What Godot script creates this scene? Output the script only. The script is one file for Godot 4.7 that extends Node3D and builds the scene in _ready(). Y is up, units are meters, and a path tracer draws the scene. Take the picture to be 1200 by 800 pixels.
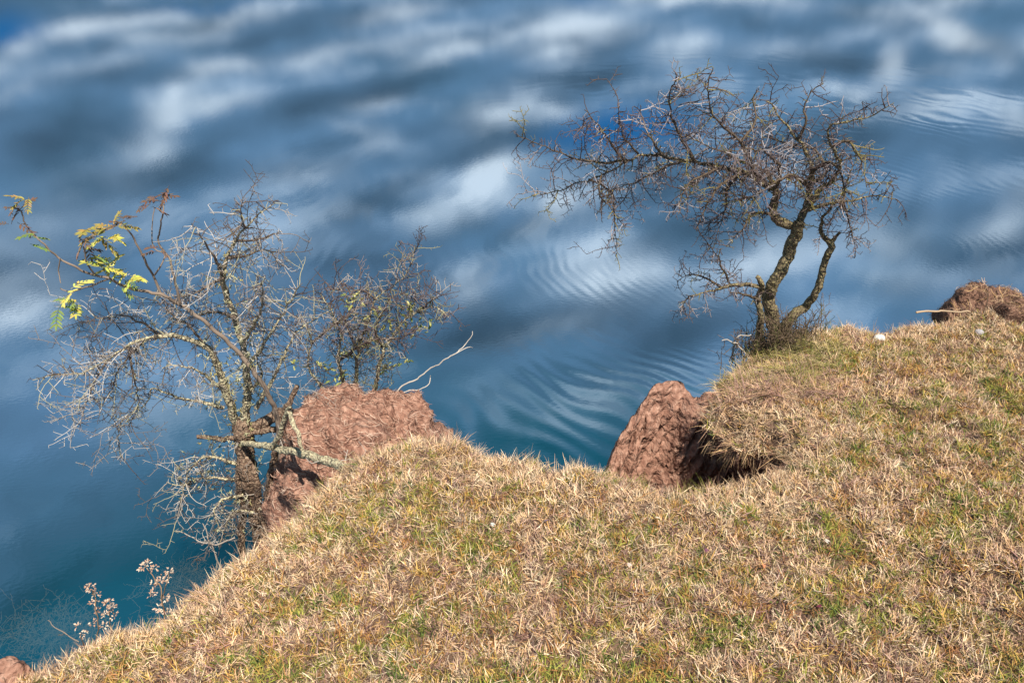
extends Node3D
# A grassy lake bank seen from above: dry sward, red clay edges, two thorn trees, a sapling, and still water that mirrors a cloudy sky.
# Plan units: the traced survey was made at 1:SC, so points are multiplied by SC to get metres. Water level is y = 0.

const SC := 1.4
const EYE := 3.4
const PITCH := -34.0
const FOV := 50.0

const WHITE_CLOUDS = [[-29.5,9.1,2.9,0.4,-5,0.60], [-25.5,9.1,3.1,0.4,-4,0.70], [-19.6,9.4,2.5,0.4,-4,0.90], [-23.7,10.3,2.4,0.4,-0,0.60], [-33.3,10.0,1.1,0.4,-14,0.80], [-28.8,11.7,4.5,0.3,-4,0.40], [-20.8,12.4,1.6,0.4,-3,0.80], [-25.0,15.6,2.6,1.1,-45,0.65], [-22.1,15.4,2.2,0.6,-6,0.55], [-33.6,12.9,2.4,0.4,-8,0.40], [-2.5,12.1,3.4,0.6,-11,0.90], [-8.6,9.4,3.0,0.4,-3,0.80], [-6.3,11.5,3.7,0.5,-3,0.50], [-0.5,16.5,3.2,0.9,-21,0.75], [3.5,11.3,3.8,1.1,-6,0.85], [-12.1,18.3,2.9,0.7,14,0.70], [-1.3,21.2,3.1,1.4,-29,0.80], [-5.7,24.0,3.3,1.2,-8,0.45], [12.1,9.1,4.9,0.4,-2,0.90], [17.4,9.3,2.3,0.4,-3,0.80], [25.9,8.9,3.0,0.4,1,0.60], [29.7,8.2,2.8,0.4,-5,0.70], [30.2,10.0,2.4,0.5,18,0.80], [26.1,12.0,1.3,0.9,-74,0.85], [29.4,14.5,3.2,0.5,-14,0.65], [34.6,14.2,1.8,0.6,-10,0.60], [11.9,12.4,1.7,0.7,-3,0.55], [3.3,16.5,1.4,0.6,-1,0.70], [3.2,23.7,2.6,1.2,-61,0.50], [9.2,28.2,4.0,2.1,-20,0.60], [23.1,24.8,3.2,2.3,-10,0.30], [36.5,20.6,2.3,1.4,-83,0.55], [30.6,22.8,2.3,1.6,-13,0.35], [-38.6,25.5,2.4,1.4,-5,0.55], [-4.2,29.4,2.4,1.3,2,0.50], [3.2,33.0,4.1,0.9,-12,0.35], [24.6,14.1,5.3,0.3,-3,0.40], [-19.4,26.0,4.3,1.9,-2,0.20], [-13.7,12.0,3.6,0.4,-7,0.45], [-30.4,18.8,3.2,1.3,-11,0.20], [18.4,11.8,2.8,0.5,-4,0.35], [7.0,22.0,3.2,1.3,-33,0.35], [19.1,28.0,3.6,1.3,-30,0.30], [33.7,25.1,3.0,1.2,-27,0.25], [-0.9,38.7,2.7,1.7,0,0.20], [8.5,38.4,3.9,1.3,-25,0.25], [-10.4,15.7,2.5,0.6,-7,0.40], [-17.5,20.0,3.6,0.7,-6,0.30], [-34.4,20.8,3.0,1.0,-3,0.25], [-41.3,22.9,3.5,2.0,-5,0.50], [39.6,16.4,3.2,1.5,-26,0.50], [37.4,9.9,3.2,0.6,-8,0.60], [-37.6,11.3,3.4,0.6,-3,0.60]]
const DARK_CLOUDS = [[-31.8,15.8,4.7,0.8,1,0.70], [-23.6,18.0,4.3,0.8,-8,0.55], [-16.2,15.8,5.1,0.9,-3,0.70], [-18.2,10.8,3.4,0.5,-4,0.60], [-27.9,10.6,2.0,0.4,-5,0.50], [-7.8,14.6,5.3,0.7,-8,0.65], [5.8,13.8,4.0,0.6,-9,0.55], [9.0,11.2,3.0,0.5,-2,0.50], [14.9,10.1,3.5,0.4,2,0.50], [-2.7,19.1,4.2,0.6,-14,0.50], [-9.1,21.6,5.2,1.0,-16,0.60], [-14.0,22.8,3.8,1.0,-9,0.40], [22.5,12.3,2.8,0.9,-5,0.85], [29.0,12.2,2.2,0.7,-7,0.55], [32.4,10.6,2.9,0.7,14,0.55], [26.6,9.6,3.0,0.4,-2,0.50], [1.1,25.7,3.9,1.1,-40,0.55], [6.5,24.7,2.9,1.0,-23,0.40], [32.1,17.3,5.0,1.5,-11,0.25], [7.0,31.8,4.6,1.1,-19,0.55], [16.6,31.9,4.1,1.6,-30,0.70], [-2.8,33.0,5.0,2.0,-14,0.65], [-34.0,16.7,3.8,1.0,-2,0.40], [-24.3,12.9,3.2,0.5,-4,0.45], [2.6,14.1,3.1,0.5,-8,0.40], [19.9,10.6,2.2,0.4,-4,0.40], [-35.3,23.5,3.9,1.1,-1,0.45], [-32.8,27.7,4.2,1.4,-0,0.30], [31.7,26.2,3.6,0.8,-15,0.30], [11.6,15.0,3.6,0.6,-3,0.50], [25.3,16.7,3.7,0.6,-8,0.35]]
const CLOUD_GAPS = [[-33.1,8.7,2.0,0.8,-10,1.00], [5.5,9.0,2.2,0.6,-1,1.00], [8.4,17.7,4.1,1.4,-10,1.00], [32.5,7.7,0.9,0.3,-5,0.60], [-20.5,8.4,3.7,0.2,3,0.60]]
const SKY_LOW = [0.104, 0.207, 0.35]
const SKY_HIGH = [0.006, 0.096, 0.155]

const EDGE = [[-8.4, 0.7], [-4.9, -0.5], [-3.1, -1.35], [-2.20, -1.80], [-1.99, -1.77], [-1.78, -1.84], [-1.57, -1.82], [-1.41, -1.89], [-1.28, -2.04], [-1.16, -2.16], [-1.04, -2.29], [-0.94, -2.53], [-0.81, -2.69], [-0.69, -2.77], [-0.43, -2.83], [-0.26, -2.79], [-0.04, -2.64], [0.16, -2.55], [0.36, -2.54], [0.46, -2.51], [0.62, -2.40], [0.87, -2.33], [1.07, -2.38], [1.29, -2.50], [1.39, -2.65], [1.34, -2.78], [1.17, -2.86], [1.08, -3.05], [1.21, -3.33], [1.36, -3.56], [1.50, -3.72], [1.65, -3.88], [1.93, -3.98], [2.23, -4.02], [2.36, -3.95], [2.63, -4.05], [2.87, -4.09], [3.09, -4.09], [3.32, -4.01], [4.4, -4.25], [6.2, -4.4], [11.0, -5.2], [11.0, 7.0], [-8.4, 7.0]]

var rng := RandomNumberGenerator.new()
var edge := PackedVector2Array()
var hollow_noise := FastNoiseLite.new()
var grid := PackedFloat32Array()      # signed distance to the bank's edge, on a plan grid
const GX0 := -4.2
const GZ0 := -5.4
const GSTEP := 0.04
const GNX := 295
const GNZ := 190
var mats := {}
var crooked := 0.0

# ---------------------------------------------------------------- helpers
class Shape:
	var v := PackedVector3Array()
	var n := PackedVector3Array()
	var c := PackedColorArray()
	var i := PackedInt32Array()

func survey(u: float, v: float, z: float) -> Vector3:   # a traced point, at plan depth z
	var f := 400.0 / tan(deg_to_rad(FOV * 0.5))
	var d := Vector3((u - 600.0) / f, (400.0 - v) / f, -1.0).rotated(Vector3.RIGHT, deg_to_rad(PITCH))
	return (Vector3(0, EYE, 0) + d * (z / d.z)) * SC

func pixel(p: Vector3) -> Vector2:
	var q := (p / SC - Vector3(0, EYE, 0)).rotated(Vector3.RIGHT, deg_to_rad(-PITCH))
	var f := 400.0 / tan(deg_to_rad(FOV * 0.5))
	if q.z > -0.05: return Vector2(-9999, -9999)
	return Vector2(600.0 - f * q.x / q.z, 400.0 + f * q.y / q.z)

func numbered(called: String) -> String:
	if not has_node(called): return called
	var k := 1
	while has_node("%s_%03d" % [called, k]): k += 1
	return "%s_%03d" % [called, k]

func thing(called: String, label: String, category: String, at := Vector3.ZERO, group := "") -> Node3D:
	var o := Node3D.new()
	o.name = numbered(called)
	add_child(o)
	o.position = at
	o.set_meta("label", label)
	o.set_meta("category", category)
	if group: o.set_meta("group", group)
	return o

func as_mesh(s: Shape) -> ArrayMesh:
	var a := []
	a.resize(Mesh.ARRAY_MAX)
	a[Mesh.ARRAY_VERTEX] = s.v
	a[Mesh.ARRAY_NORMAL] = s.n
	if s.c.size() == s.v.size() and s.c.size(): a[Mesh.ARRAY_COLOR] = s.c
	a[Mesh.ARRAY_INDEX] = s.i
	var m := ArrayMesh.new()
	m.add_surface_from_arrays(Mesh.PRIMITIVE_TRIANGLES, a)
	return m

func put(called: String, m: Mesh, mat: Material, parent: Node, at := Vector3.ZERO) -> MeshInstance3D:   # one named mesh; its vertices are given in world metres, less "at"
	var o := MeshInstance3D.new()
	o.mesh = m
	o.material_override = mat
	o.name = numbered(called) if parent == self else called
	parent.add_child(o, true)
	o.position = at
	return o

func shift(s: Shape, by: Vector3) -> Shape:
	for k in s.v.size(): s.v[k] -= by
	return s

func ground(called: String, m: Mesh, mat: Material, label: String) -> MeshInstance3D:
	var o := put(called, m, mat, self)
	o.set_meta("kind", "structure")
	if label: o.set_meta("label", label)
	return o

func noise(freq: float, sd: int, kind := FastNoiseLite.TYPE_SIMPLEX_SMOOTH, octaves := 4) -> FastNoiseLite:
	var f := FastNoiseLite.new()
	f.noise_type = kind
	f.seed = sd
	f.frequency = freq
	f.fractal_octaves = octaves
	return f

func noise_tex(f: FastNoiseLite, size: int, stops = null, as_normal := 0.0) -> NoiseTexture2D:
	var t := NoiseTexture2D.new()
	t.width = size
	t.height = size
	t.seamless = true
	t.noise = f
	if as_normal > 0.0:
		t.as_normal_map = true
		t.bump_strength = as_normal
	if stops:
		var g := Gradient.new()
		var off := PackedFloat32Array()
		var col := PackedColorArray()
		for s in stops:
			off.append(s[0])
			col.append(Color(s[1], s[2], s[3]).linear_to_srgb())
		g.offsets = off
		g.colors = col
		t.color_ramp = g
	return t

func rough(colour: Color, tex: Texture2D, tile: float, height: Texture2D = null, relief := 0.0, tinted := false) -> StandardMaterial3D:
	var m := StandardMaterial3D.new()
	m.albedo_color = colour
	m.roughness = 0.92
	m.metallic_specular = 0.25
	m.albedo_texture = tex
	m.uv1_triplanar = true
	m.uv1_world_triplanar = true
	m.uv1_scale = Vector3.ONE / tile
	m.vertex_color_use_as_albedo = tinted
	if height:
		m.heightmap_enabled = true
		m.heightmap_texture = height
		m.heightmap_scale = relief
	return m

# a tapered, slightly knobbly tube along points
func tube(s: Shape, pts: PackedVector3Array, rad: PackedFloat32Array, sides: int, col: Color, knob := 0.0) -> void:
	var count := pts.size()
	if count < 2: return
	var t := (pts[1] - pts[0]).normalized()
	var side := t.cross(Vector3.UP if absf(t.y) < 0.9 else Vector3.RIGHT).normalized()
	var first := s.v.size()
	for k in count:
		var t2 := (pts[mini(k + 1, count - 1)] - pts[maxi(k - 1, 0)]).normalized()
		side = (side - t2 * side.dot(t2)).normalized()
		var up := t2.cross(side)
		for a in sides:
			var ang := TAU * a / sides
			var d := side * cos(ang) + up * sin(ang)
			var r := rad[k] * (1.0 + (knob * rng.randf_range(-1.0, 1.0) if knob > 0.0 else 0.0))
			s.v.append(pts[k] + d * r)
			s.n.append(d)
			s.c.append(col)
	for k in count - 1:
		for a in sides:
			var b := (a + 1) % sides
			var p := first + k * sides
			s.i.append_array([p + a, p + sides + a, p + b, p + b, p + sides + a, p + sides + b])
	var tip := s.v.size()
	for e in [0, count - 1]:
		s.v.append(pts[e])
		s.n.append((pts[e] - pts[1 if e == 0 else e - 1]).normalized())
		s.c.append(col)
	for a in sides:
		var b := (a + 1) % sides
		s.i.append_array([tip, first + a, first + b])
		s.i.append_array([tip + 1, first + (count - 1) * sides + b, first + (count - 1) * sides + a])

func smooth(pts: PackedVector3Array, rad: PackedFloat32Array, step: float) -> Array:   # Catmull-Rom through the traced joints
	var op := PackedVector3Array()
	var orr := PackedFloat32Array()
	for k in pts.size() - 1:
		var a := pts[maxi(k - 1, 0)]
		var d := pts[mini(k + 2, pts.size() - 1)]
		var m := maxi(1, int(ceil(pts[k].distance_to(pts[k + 1]) / step)))
		for j in m:
			var w := float(j) / m
			op.append(pts[k].cubic_interpolate(pts[k + 1], a, d, w))
			orr.append(lerpf(rad[k], rad[k + 1], w))
	op.append(pts[-1])
	orr.append(rad[-1])
	return [op, orr]

# traced limb [[u, v, r], ...] at plan depth z; depth wanders so that the tree has volume
func limb_path(tr: Array, z0: float, z1: float, mm: float) -> Array:
	var pts := PackedVector3Array()
	var rad := PackedFloat32Array()
	for k in tr.size():
		var w := float(k) / maxf(1.0, tr.size() - 1)
		pts.append(survey(tr[k][0], tr[k][1], lerpf(z0, z1, w) + rng.randf_range(-0.02, 0.02) * minf(w * 4.0, 1.0)))
		rad.append(tr[k][2] * mm)
	var path := smooth(pts, rad, 0.02)
	var crook := noise(9.0, rng.randi() % 9999, FastNoiseLite.TYPE_SIMPLEX_SMOOTH, 3)
	var line: PackedVector3Array = path[0]
	for k in line.size():
		var w := minf(1.0, k * 0.12)
		line[k] += Vector3(crook.get_noise_1d(k * 0.02), crook.get_noise_1d(k * 0.02 + 50.0), crook.get_noise_1d(k * 0.02 + 90.0)) * crooked * w
	path[0] = line
	return path

# a twig that wanders, forks and bears short spurs
func grow(s: Shape, at: Vector3, dir: Vector3, length: float, r: float, level: int, o: Dictionary, col: Color) -> void:
	var seg: float = o.seg
	var m := maxi(2, int(round(length / seg)))
	var pts := PackedVector3Array([at])
	var rad := PackedFloat32Array([r])
	var d := dir.normalized()
	var p := at
	for k in m:
		d = (d + Vector3(rng.randf_range(-1, 1), rng.randf_range(-1, 1), rng.randf_range(-1, 1)) * o.wander + Vector3(0, o.lift, 0)).normalized()
		p += d * seg
		pts.append(p)
		var rr := lerpf(r, maxf(r * 0.45, o.thin), float(k + 1) / m)
		rad.append(rr)
		if level > 0 and k >= 1 and rng.randf() < o.fork:
			var out := d.cross(Vector3(rng.randf_range(-1, 1), rng.randf_range(-1, 1), rng.randf_range(-1, 1))).normalized()
			grow(s, p, d * 0.6 + out, length * rng.randf_range(0.3, 0.65), maxf(rr * 0.75, o.thin), level - 1, o, col)
		if rng.randf() < o.spur:
			var out2 := (d.cross(Vector3(rng.randf_range(-1, 1), rng.randf_range(-1, 1), rng.randf_range(-1, 1))).normalized() + d * 0.3).normalized()
			var l: float = rng.randf_range(0.012, 0.03)
			tube(s, PackedVector3Array([p, p + out2 * l]), PackedFloat32Array([maxf(rr * 0.8, o.thin), o.thin * 0.5]), 3, col)
	tube(s, pts, rad, 4, col)

func twigs_along(s: Shape, path: Array, from: float, spacing: float, lmin: float, lmax: float, r: float, level: int, o: Dictionary, cols: Array, pull := Vector3.ZERO) -> void:
	var pts: PackedVector3Array = path[0]
	var carry := 0.0
	for k in range(int(pts.size() * from), pts.size() - 1):
		carry += pts[k].distance_to(pts[k + 1])
		while carry > spacing:
			carry -= spacing * rng.randf_range(0.6, 1.4)
			var t := (pts[k + 1] - pts[k]).normalized()
			var out := t.cross(Vector3(rng.randf_range(-1, 1), rng.randf_range(-1, 1), rng.randf_range(-1, 1))).normalized()
			grow(s, pts[k], out + t * rng.randf_range(0.0, 0.7) + pull, rng.randf_range(lmin, lmax), r, level, o, cols[rng.randi() % cols.size()])

# ---------------------------------------------------------------- the bank
func top_y(x: float, z: float) -> float:
	var zz := minf(z / SC, 1.2)
	var y := 1.80 + 0.15 * (zz + 1.0) + 0.03 * clampf(x / SC, -3.0, 5.0)
	y -= 0.30 * pow(clampf(-x / SC - 0.35, 0.0, 2.2), 1.3)
	y += 0.07 * smoothstep(1.7, 2.6, x / SC) * smoothstep(-2.3, -2.9, z / SC)
	return y * SC + hollow_noise.get_noise_2d(x * 60.0, z * 60.0) * 0.04 + hollow_noise.get_noise_2d(x * 190.0, z * 190.0) * 0.035

func edge_distance(x: float, z: float) -> float:   # metres inside the edge (negative over the water), from the plan grid
	var gx := (x - GX0) / GSTEP
	var gz := (z - GZ0) / GSTEP
	if gx < 0 or gz < 0 or gx >= GNX - 1 or gz >= GNZ - 1: return 0.5 if (z > -3.0 or x > 4.0) else -1.0
	var a := int(gx)
	var b := int(gz)
	var fx := gx - a
	var fz := gz - b
	var k := b * GNX + a
	return lerpf(lerpf(grid[k], grid[k + 1], fx), lerpf(grid[k + GNX], grid[k + GNX + 1], fx), fz)

func sward_y(x: float, z: float) -> float:
	var d := edge_distance(x, z)
	var y := top_y(x, z)
	if d < 0.22:
		var w := clampf((0.22 - d) / 0.22, 0.0, 1.6)
		y -= 0.09 * w * w
	return y

func measure_edge() -> void:
	for e in EDGE: edge.append(Vector2(e[0], e[1]))
	grid.resize(GNX * GNZ)
	var m := edge.size()
	var wob := noise(4.0, 5)
	wob.fractal_octaves = 3
	for b in GNZ:
		for a in GNX:
			var p := Vector2(GX0 + a * GSTEP, GZ0 + b * GSTEP)
			var best := 1e9
			for k in m:
				var q := edge[k]
				var r := edge[(k + 1) % m] - q
				var w := p - q
				var t := clampf(w.dot(r) / r.length_squared(), 0.0, 1.0)
				best = minf(best, (w - r * t).length_squared())
			best = sqrt(best)
			if not Geometry2D.is_point_in_polygon(p, edge): best = -best
			grid[b * GNX + a] = best + wob.get_noise_2d(p.x, p.y) * 0.085

func bank_top() -> ArrayMesh:
	var s := Shape.new()
	var at := PackedInt32Array()
	at.resize(GNX * GNZ)
	at.fill(-1)
	for b in GNZ:
		for a in GNX:
			var d := grid[b * GNX + a]
			if d < -0.06: continue
			var x := GX0 + a * GSTEP
			var z := GZ0 + b * GSTEP
			at[b * GNX + a] = s.v.size()
			var y := sward_y(x, z) - 0.004
			if d < -0.015 and a > 0 and b > 0 and a < GNX - 1 and b < GNZ - 1:   # draw the outermost row back to the edge, so that the turf ends in a line
				var k := b * GNX + a
				var g := Vector2(grid[k + 1] - grid[k - 1], grid[k + GNX] - grid[k - GNX])
				if g.length() > 0.001:
					g = g.normalized() * (-0.015 - d)
					x += g.x
					z += g.y
				y = sward_y(x, z) - 0.03
			s.v.append(Vector3(x, y, z))
			s.n.append(Vector3.UP)
	for b in GNZ - 1:
		for a in GNX - 1:
			var k := b * GNX + a
			if at[k] >= 0 and at[k + 1] >= 0 and at[k + GNX] >= 0 and at[k + GNX + 1] >= 0:
				s.i.append_array([at[k], at[k + 1], at[k + GNX], at[k + 1], at[k + GNX + 1], at[k + GNX]])
	renormal(s)
	return as_mesh(s)

func renormal(s: Shape) -> void:
	var acc := PackedVector3Array()
	acc.resize(s.v.size())
	for t in s.i.size() / 3:
		var a := s.i[t * 3]
		var b := s.i[t * 3 + 1]
		var c := s.i[t * 3 + 2]
		var f := (s.v[c] - s.v[a]).cross(s.v[b] - s.v[a])
		acc[a] += f
		acc[b] += f
		acc[c] += f
	for k in acc.size(): s.n[k] = acc[k].normalized() if acc[k].length_squared() > 0.0 else Vector3.UP

# rows x columns of points -> smooth sheet
func sheet(p: PackedVector3Array, cols: int, closed := false, flip := false) -> Shape:
	var s := Shape.new()
	s.v = p
	s.n.resize(p.size())
	var rows := p.size() / cols
	for r in rows - 1:
		for c in (cols if closed else cols - 1):
			var d := (c + 1) % cols
			if flip: s.i.append_array([r * cols + c, (r + 1) * cols + c, r * cols + d, r * cols + d, (r + 1) * cols + c, (r + 1) * cols + d])
			else: s.i.append_array([r * cols + c, r * cols + d, (r + 1) * cols + c, r * cols + d, (r + 1) * cols + d, (r + 1) * cols + c])
	renormal(s)
	return s

func cliff(from: int, to: int) -> Shape:
	var pts := PackedVector2Array()
	for k in range(from, to):
		var a := edge[k]
		var b := edge[k + 1]
		var m := maxi(1, int(a.distance_to(b) / 0.03))
		for j in m: pts.append(a.lerp(b, float(j) / m))
	var rows := 34
	var lump := noise(2.2, 11)
	var fine := noise(9.0, 12, FastNoiseLite.TYPE_SIMPLEX_SMOOTH, 3)
	var p := PackedVector3Array()
	var cols := pts.size()
	for r in rows:
		var t := float(r) / (rows - 1)
		for c in cols:
			var q := pts[c]
			var along := (pts[mini(c + 2, cols - 1)] - pts[maxi(c - 2, 0)]).normalized()
			var out := Vector2(along.y, -along.x)
			var y0 := top_y(q.x, q.y) - 0.10
			var y := lerpf(y0, -0.5, t)
			var under := 0.05
			if q.x > 0.9 and q.x < 1.45 and q.y < -2.48 and q.y > -3.3: under = 0.24
			var push := -under * sin(minf(t * 3.2, 1.0) * PI * 0.75) + 0.30 * t
			push += lump.get_noise_3d(q.x, y, q.y) * 0.12 * minf(1.0, t * 6.0) + fine.get_noise_3d(q.x, y * 0.5, q.y) * 0.04
			if r == 0: push -= 0.10
			p.append(Vector3(q.x + out.x * push, y, q.y + out.y * push))
	return sheet(p, cols, false, true)

# ---------------------------------------------------------------- sky
func make_sky() -> Image:
	var W := 3072
	var Hh := 1536
	var half := Hh / 2
	var white := PackedFloat32Array()
	var dark := PackedFloat32Array()
	var gap := PackedFloat32Array()
	white.resize(W * half)
	dark.resize(W * half)
	gap.resize(W * half)
	var wx := PackedFloat32Array()
	var wy := PackedFloat32Array()
	wx.resize(W * half)
	wy.resize(W * half)
	var n1 := noise(3.2, 21, FastNoiseLite.TYPE_SIMPLEX_SMOOTH, 6)
	var n2 := noise(3.2, 22, FastNoiseLite.TYPE_SIMPLEX_SMOOTH, 6)
	var n3 := noise(1.1, 23, FastNoiseLite.TYPE_SIMPLEX_SMOOTH, 6)   # streaky detail on a flat cloud layer overhead
	n3.fractal_gain = 0.62
	n1.fractal_gain = 0.58
	n2.fractal_gain = 0.58
	var fleck := PackedFloat32Array()
	fleck.resize(W * half)
	for j in half:
		var el := (0.5 - (j + 0.5) / Hh) * PI
		for i in W:
			var az := (i + 0.5) / W * TAU   # a panorama starts at -Z and turns towards +X
			var d := Vector3(sin(az) * cos(el), sin(el) * 2.2, -cos(az) * cos(el))
			wx[j * W + i] = n1.get_noise_3dv(d)
			wy[j * W + i] = n2.get_noise_3dv(d)
			var flat := Vector2(sin(az), cos(az)) * cos(el) / (sin(el) + 0.10)
			flat = flat.rotated(-0.45)
			fleck[j * W + i] = n3.get_noise_2d(flat.x * 1.1, flat.y * 1.9)
	var r := RandomNumberGenerator.new()
	r.seed = 77
	var lists := [WHITE_CLOUDS.duplicate(), DARK_CLOUDS.duplicate(), CLOUD_GAPS.duplicate()]
	for k in 420:   # the same streets of cloud go on over the rest of the sky
		var az := r.randf_range(-180.0, 180.0)
		var el := r.randf_range(6.0, 80.0)
		if absf(az) < 43.0 and el < 50.0 or absf(az) < 70.0 and el < 68.0 and el > 34.0: continue
		var which := 0 if r.randf() < 0.6 else 1
		var fat := clampf(el / 30.0, 0.4, 1.6)
		lists[which].append([az, el, r.randf_range(2.0, 5.0) * (0.7 + fat * 0.5), r.randf_range(0.6, 1.5) * fat, r.randf_range(-30.0, 10.0), r.randf_range(0.3, 0.9)])
	var into := [white, dark, gap]
	for li in 3:
		var acc: PackedFloat32Array = into[li]
		for b in lists[li]:
			var reach: float = maxf(b[2], b[3]) * 2.4
			var ce := maxf(cos(deg_to_rad(b[1])), 0.15)
			var j0 := maxi(0, int((0.5 - (b[1] + reach) / 180.0) * Hh))
			var j1 := mini(half - 1, int((0.5 - (b[1] - reach) / 180.0) * Hh))
			var i0 := int(floor((b[0] - reach / ce) / 360.0 * W))
			var i1 := int(ceil((b[0] + reach / ce) / 360.0 * W))
			var ct := cos(deg_to_rad(b[4]))
			var st := sin(deg_to_rad(b[4]))
			for j in range(j0, j1 + 1):
				var dy: float = (0.5 - (j + 0.5) / Hh) * 180.0 - b[1]
				for i in range(i0, i1 + 1):
					var k := j * W + posmod(i, W)
					var dx: float = ((i + 0.5) / W * 360.0 - b[0]) * ce + wx[k] * 3.0
					var ey := dy + wy[k] * 1.6
					var q: float = pow((dx * ct + ey * st) / b[2], 2) + pow((ey * ct - dx * st) / b[3], 2)
					if q < 5.0: acc[k] += b[5] * exp(-q)
		into[li] = acc
	white = into[0]
	dark = into[1]
	gap = into[2]
	var low := Vector3(SKY_LOW[0], SKY_LOW[1], SKY_LOW[2])
	var high := Vector3(SKY_HIGH[0], SKY_HIGH[1], SKY_HIGH[2])
	var img := Image.create(W, Hh, false, Image.FORMAT_RGBF)
	img.fill(Color(0.16, 0.17, 0.15))
	for j in half:
		var el := (0.5 - (j + 0.5) / Hh) * 180.0
		var w := smoothstep(30.0, 47.0, el)
		for i in W:
			var k := j * W + i
			var v := low.lerp(high, clampf(w + wx[k] * 0.35, 0.0, 1.0)) * (1.0 + 0.45 * wy[k] + 0.55 * fleck[k])
			v = v.lerp(Vector3(0.88, 0.96, 1.06), clampf(white[k] * (1.0 + 1.9 * fleck[k]) + maxf(0.0, fleck[k] - 0.12) * 0.8 * (1.0 - w), 0.0, 1.0) * 0.72)
			v *= 1.0 - 0.46 * clampf(dark[k] * 1.15, 0.0, 1.0)
			v = v.lerp(Vector3(0.010, 0.13, 0.36), clampf(gap[k] * 1.1, 0.0, 1.0))
			img.set_pixel(i, j, Color(v.x, v.y, v.z))
	return img

# ---------------------------------------------------------------- water
func sector(deg: float) -> float:   # the ring ripples run out mainly towards the near left and the far right
	var keys := [0.0, 0.3, 60.0, 0.5, 110.0, 1.2, 150.0, 1.3, 185.0, 0.4, 215.0, 0.04, 250.0, 0.1, 275.0, 0.4, 310.0, 0.45, 360.0, 0.3]
	for k in range(0, keys.size() - 2, 2):
		if deg <= keys[k + 2]: return lerpf(keys[k + 1], keys[k + 3], (deg - keys[k]) / (keys[k + 2] - keys[k]))
	return 0.5

func water_sheet() -> ArrayMesh:
	var centre := survey(905, 285, -6.9)
	centre.y = 0.0
	var s := Shape.new()
	var around := 240
	var r := 0.05
	var phase := 0.0
	var uv := PackedVector2Array()
	var rows := 0
	var big := noise(0.35, 31, FastNoiseLite.TYPE_SIMPLEX_SMOOTH, 2)
	while r < 420.0:
		var lam := clampf(0.15 + 0.06 * (r - 3.0), 0.11, 0.6)
		var slope := 0.010 * smoothstep(1.6, 3.6, r) * (1.0 - smoothstep(8.0, 14.0, r))
		var step := lam / 9.0 if r < 16.0 else r * 0.08
		for a in around:
			var ang := TAU * a / around
			var d := Vector3(cos(ang), 0, sin(ang))
			var p := centre + d * r
			var amp := slope * clampf(0.55 + 1.6 * big.get_noise_2d(p.x, p.z), 0.05, 1.2) * sector(rad_to_deg(ang))
			var ph := phase + 7.0 * big.get_noise_2d(p.x * 1.7 + 40.0, p.z * 1.7)
			s.v.append(Vector3(p.x, amp * lam / TAU * sin(ph), p.z))
			s.n.append(Vector3(-d.x * amp * cos(ph), 1.0, -d.z * amp * cos(ph)).normalized())
			uv.append(Vector2(p.x, p.z))
		rows += 1
		r += step
		phase += TAU * step / lam
	for k in rows - 1:
		for a in around:
			var b := (a + 1) % around
			s.i.append_array([k * around + a, (k + 1) * around + a, k * around + b, k * around + b, (k + 1) * around + a, (k + 1) * around + b])
	for a in range(1, around - 1): s.i.append_array([0, a, a + 1])
	var arr := []
	arr.resize(Mesh.ARRAY_MAX)
	arr[Mesh.ARRAY_VERTEX] = s.v
	arr[Mesh.ARRAY_NORMAL] = s.n
	arr[Mesh.ARRAY_TEX_UV] = uv
	arr[Mesh.ARRAY_INDEX] = s.i
	var m := ArrayMesh.new()
	m.add_surface_from_arrays(Mesh.PRIMITIVE_TRIANGLES, arr)
	return m

# ---------------------------------------------------------------- grass
func tuft(blades: int, spread: float, hmin: float, hmax: float, width: float, lean0: float, lean1: float, one_way := false) -> ArrayMesh:
	var s := Shape.new()
	for k in blades:
		var az := rng.randf() * TAU if not one_way else rng.randf_range(-0.9, 0.9)
		var root := Vector3(rng.randf_range(-1, 1), 0, rng.randf_range(-1, 1)) * spread
		var h := rng.randf_range(hmin, hmax)
		var lean := deg_to_rad(rng.randf_range(lean0, lean1))
		var bend := deg_to_rad(rng.randf_range(10.0, 55.0))
		var flat := Vector3(cos(az), 0, sin(az))
		var across := Vector3(-sin(az), 0, cos(az)).rotated(flat, rng.randf_range(-0.6, 0.6))
		var p := root - Vector3(0, 0.006, 0)
		var tone := rng.randf_range(0.22, 1.22)
		var col := Color(tone, tone * rng.randf_range(0.93, 1.04), tone * rng.randf_range(0.8, 1.1))
		var first := s.v.size()
		for j in 4:
			var t := j / 3.0
			var a := lean + bend * t
			var dir := flat * sin(a) + Vector3.UP * cos(a)
			if j > 0: p += dir * h / 3.0
			var w := width * (1.0 - 0.85 * t * t) * 0.5
			var nn := across.cross(dir).normalized()
			if nn.y < 0.0: nn = -nn
			s.v.append(p - across * w)
			s.v.append(p + across * w)
			s.n.append(nn)
			s.n.append(nn)
			s.c.append(col)
			s.c.append(col)
		for j in 3:
			var b := first + j * 2
			s.i.append_array([b, b + 2, b + 1, b + 1, b + 2, b + 3])
	return as_mesh(s)

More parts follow.
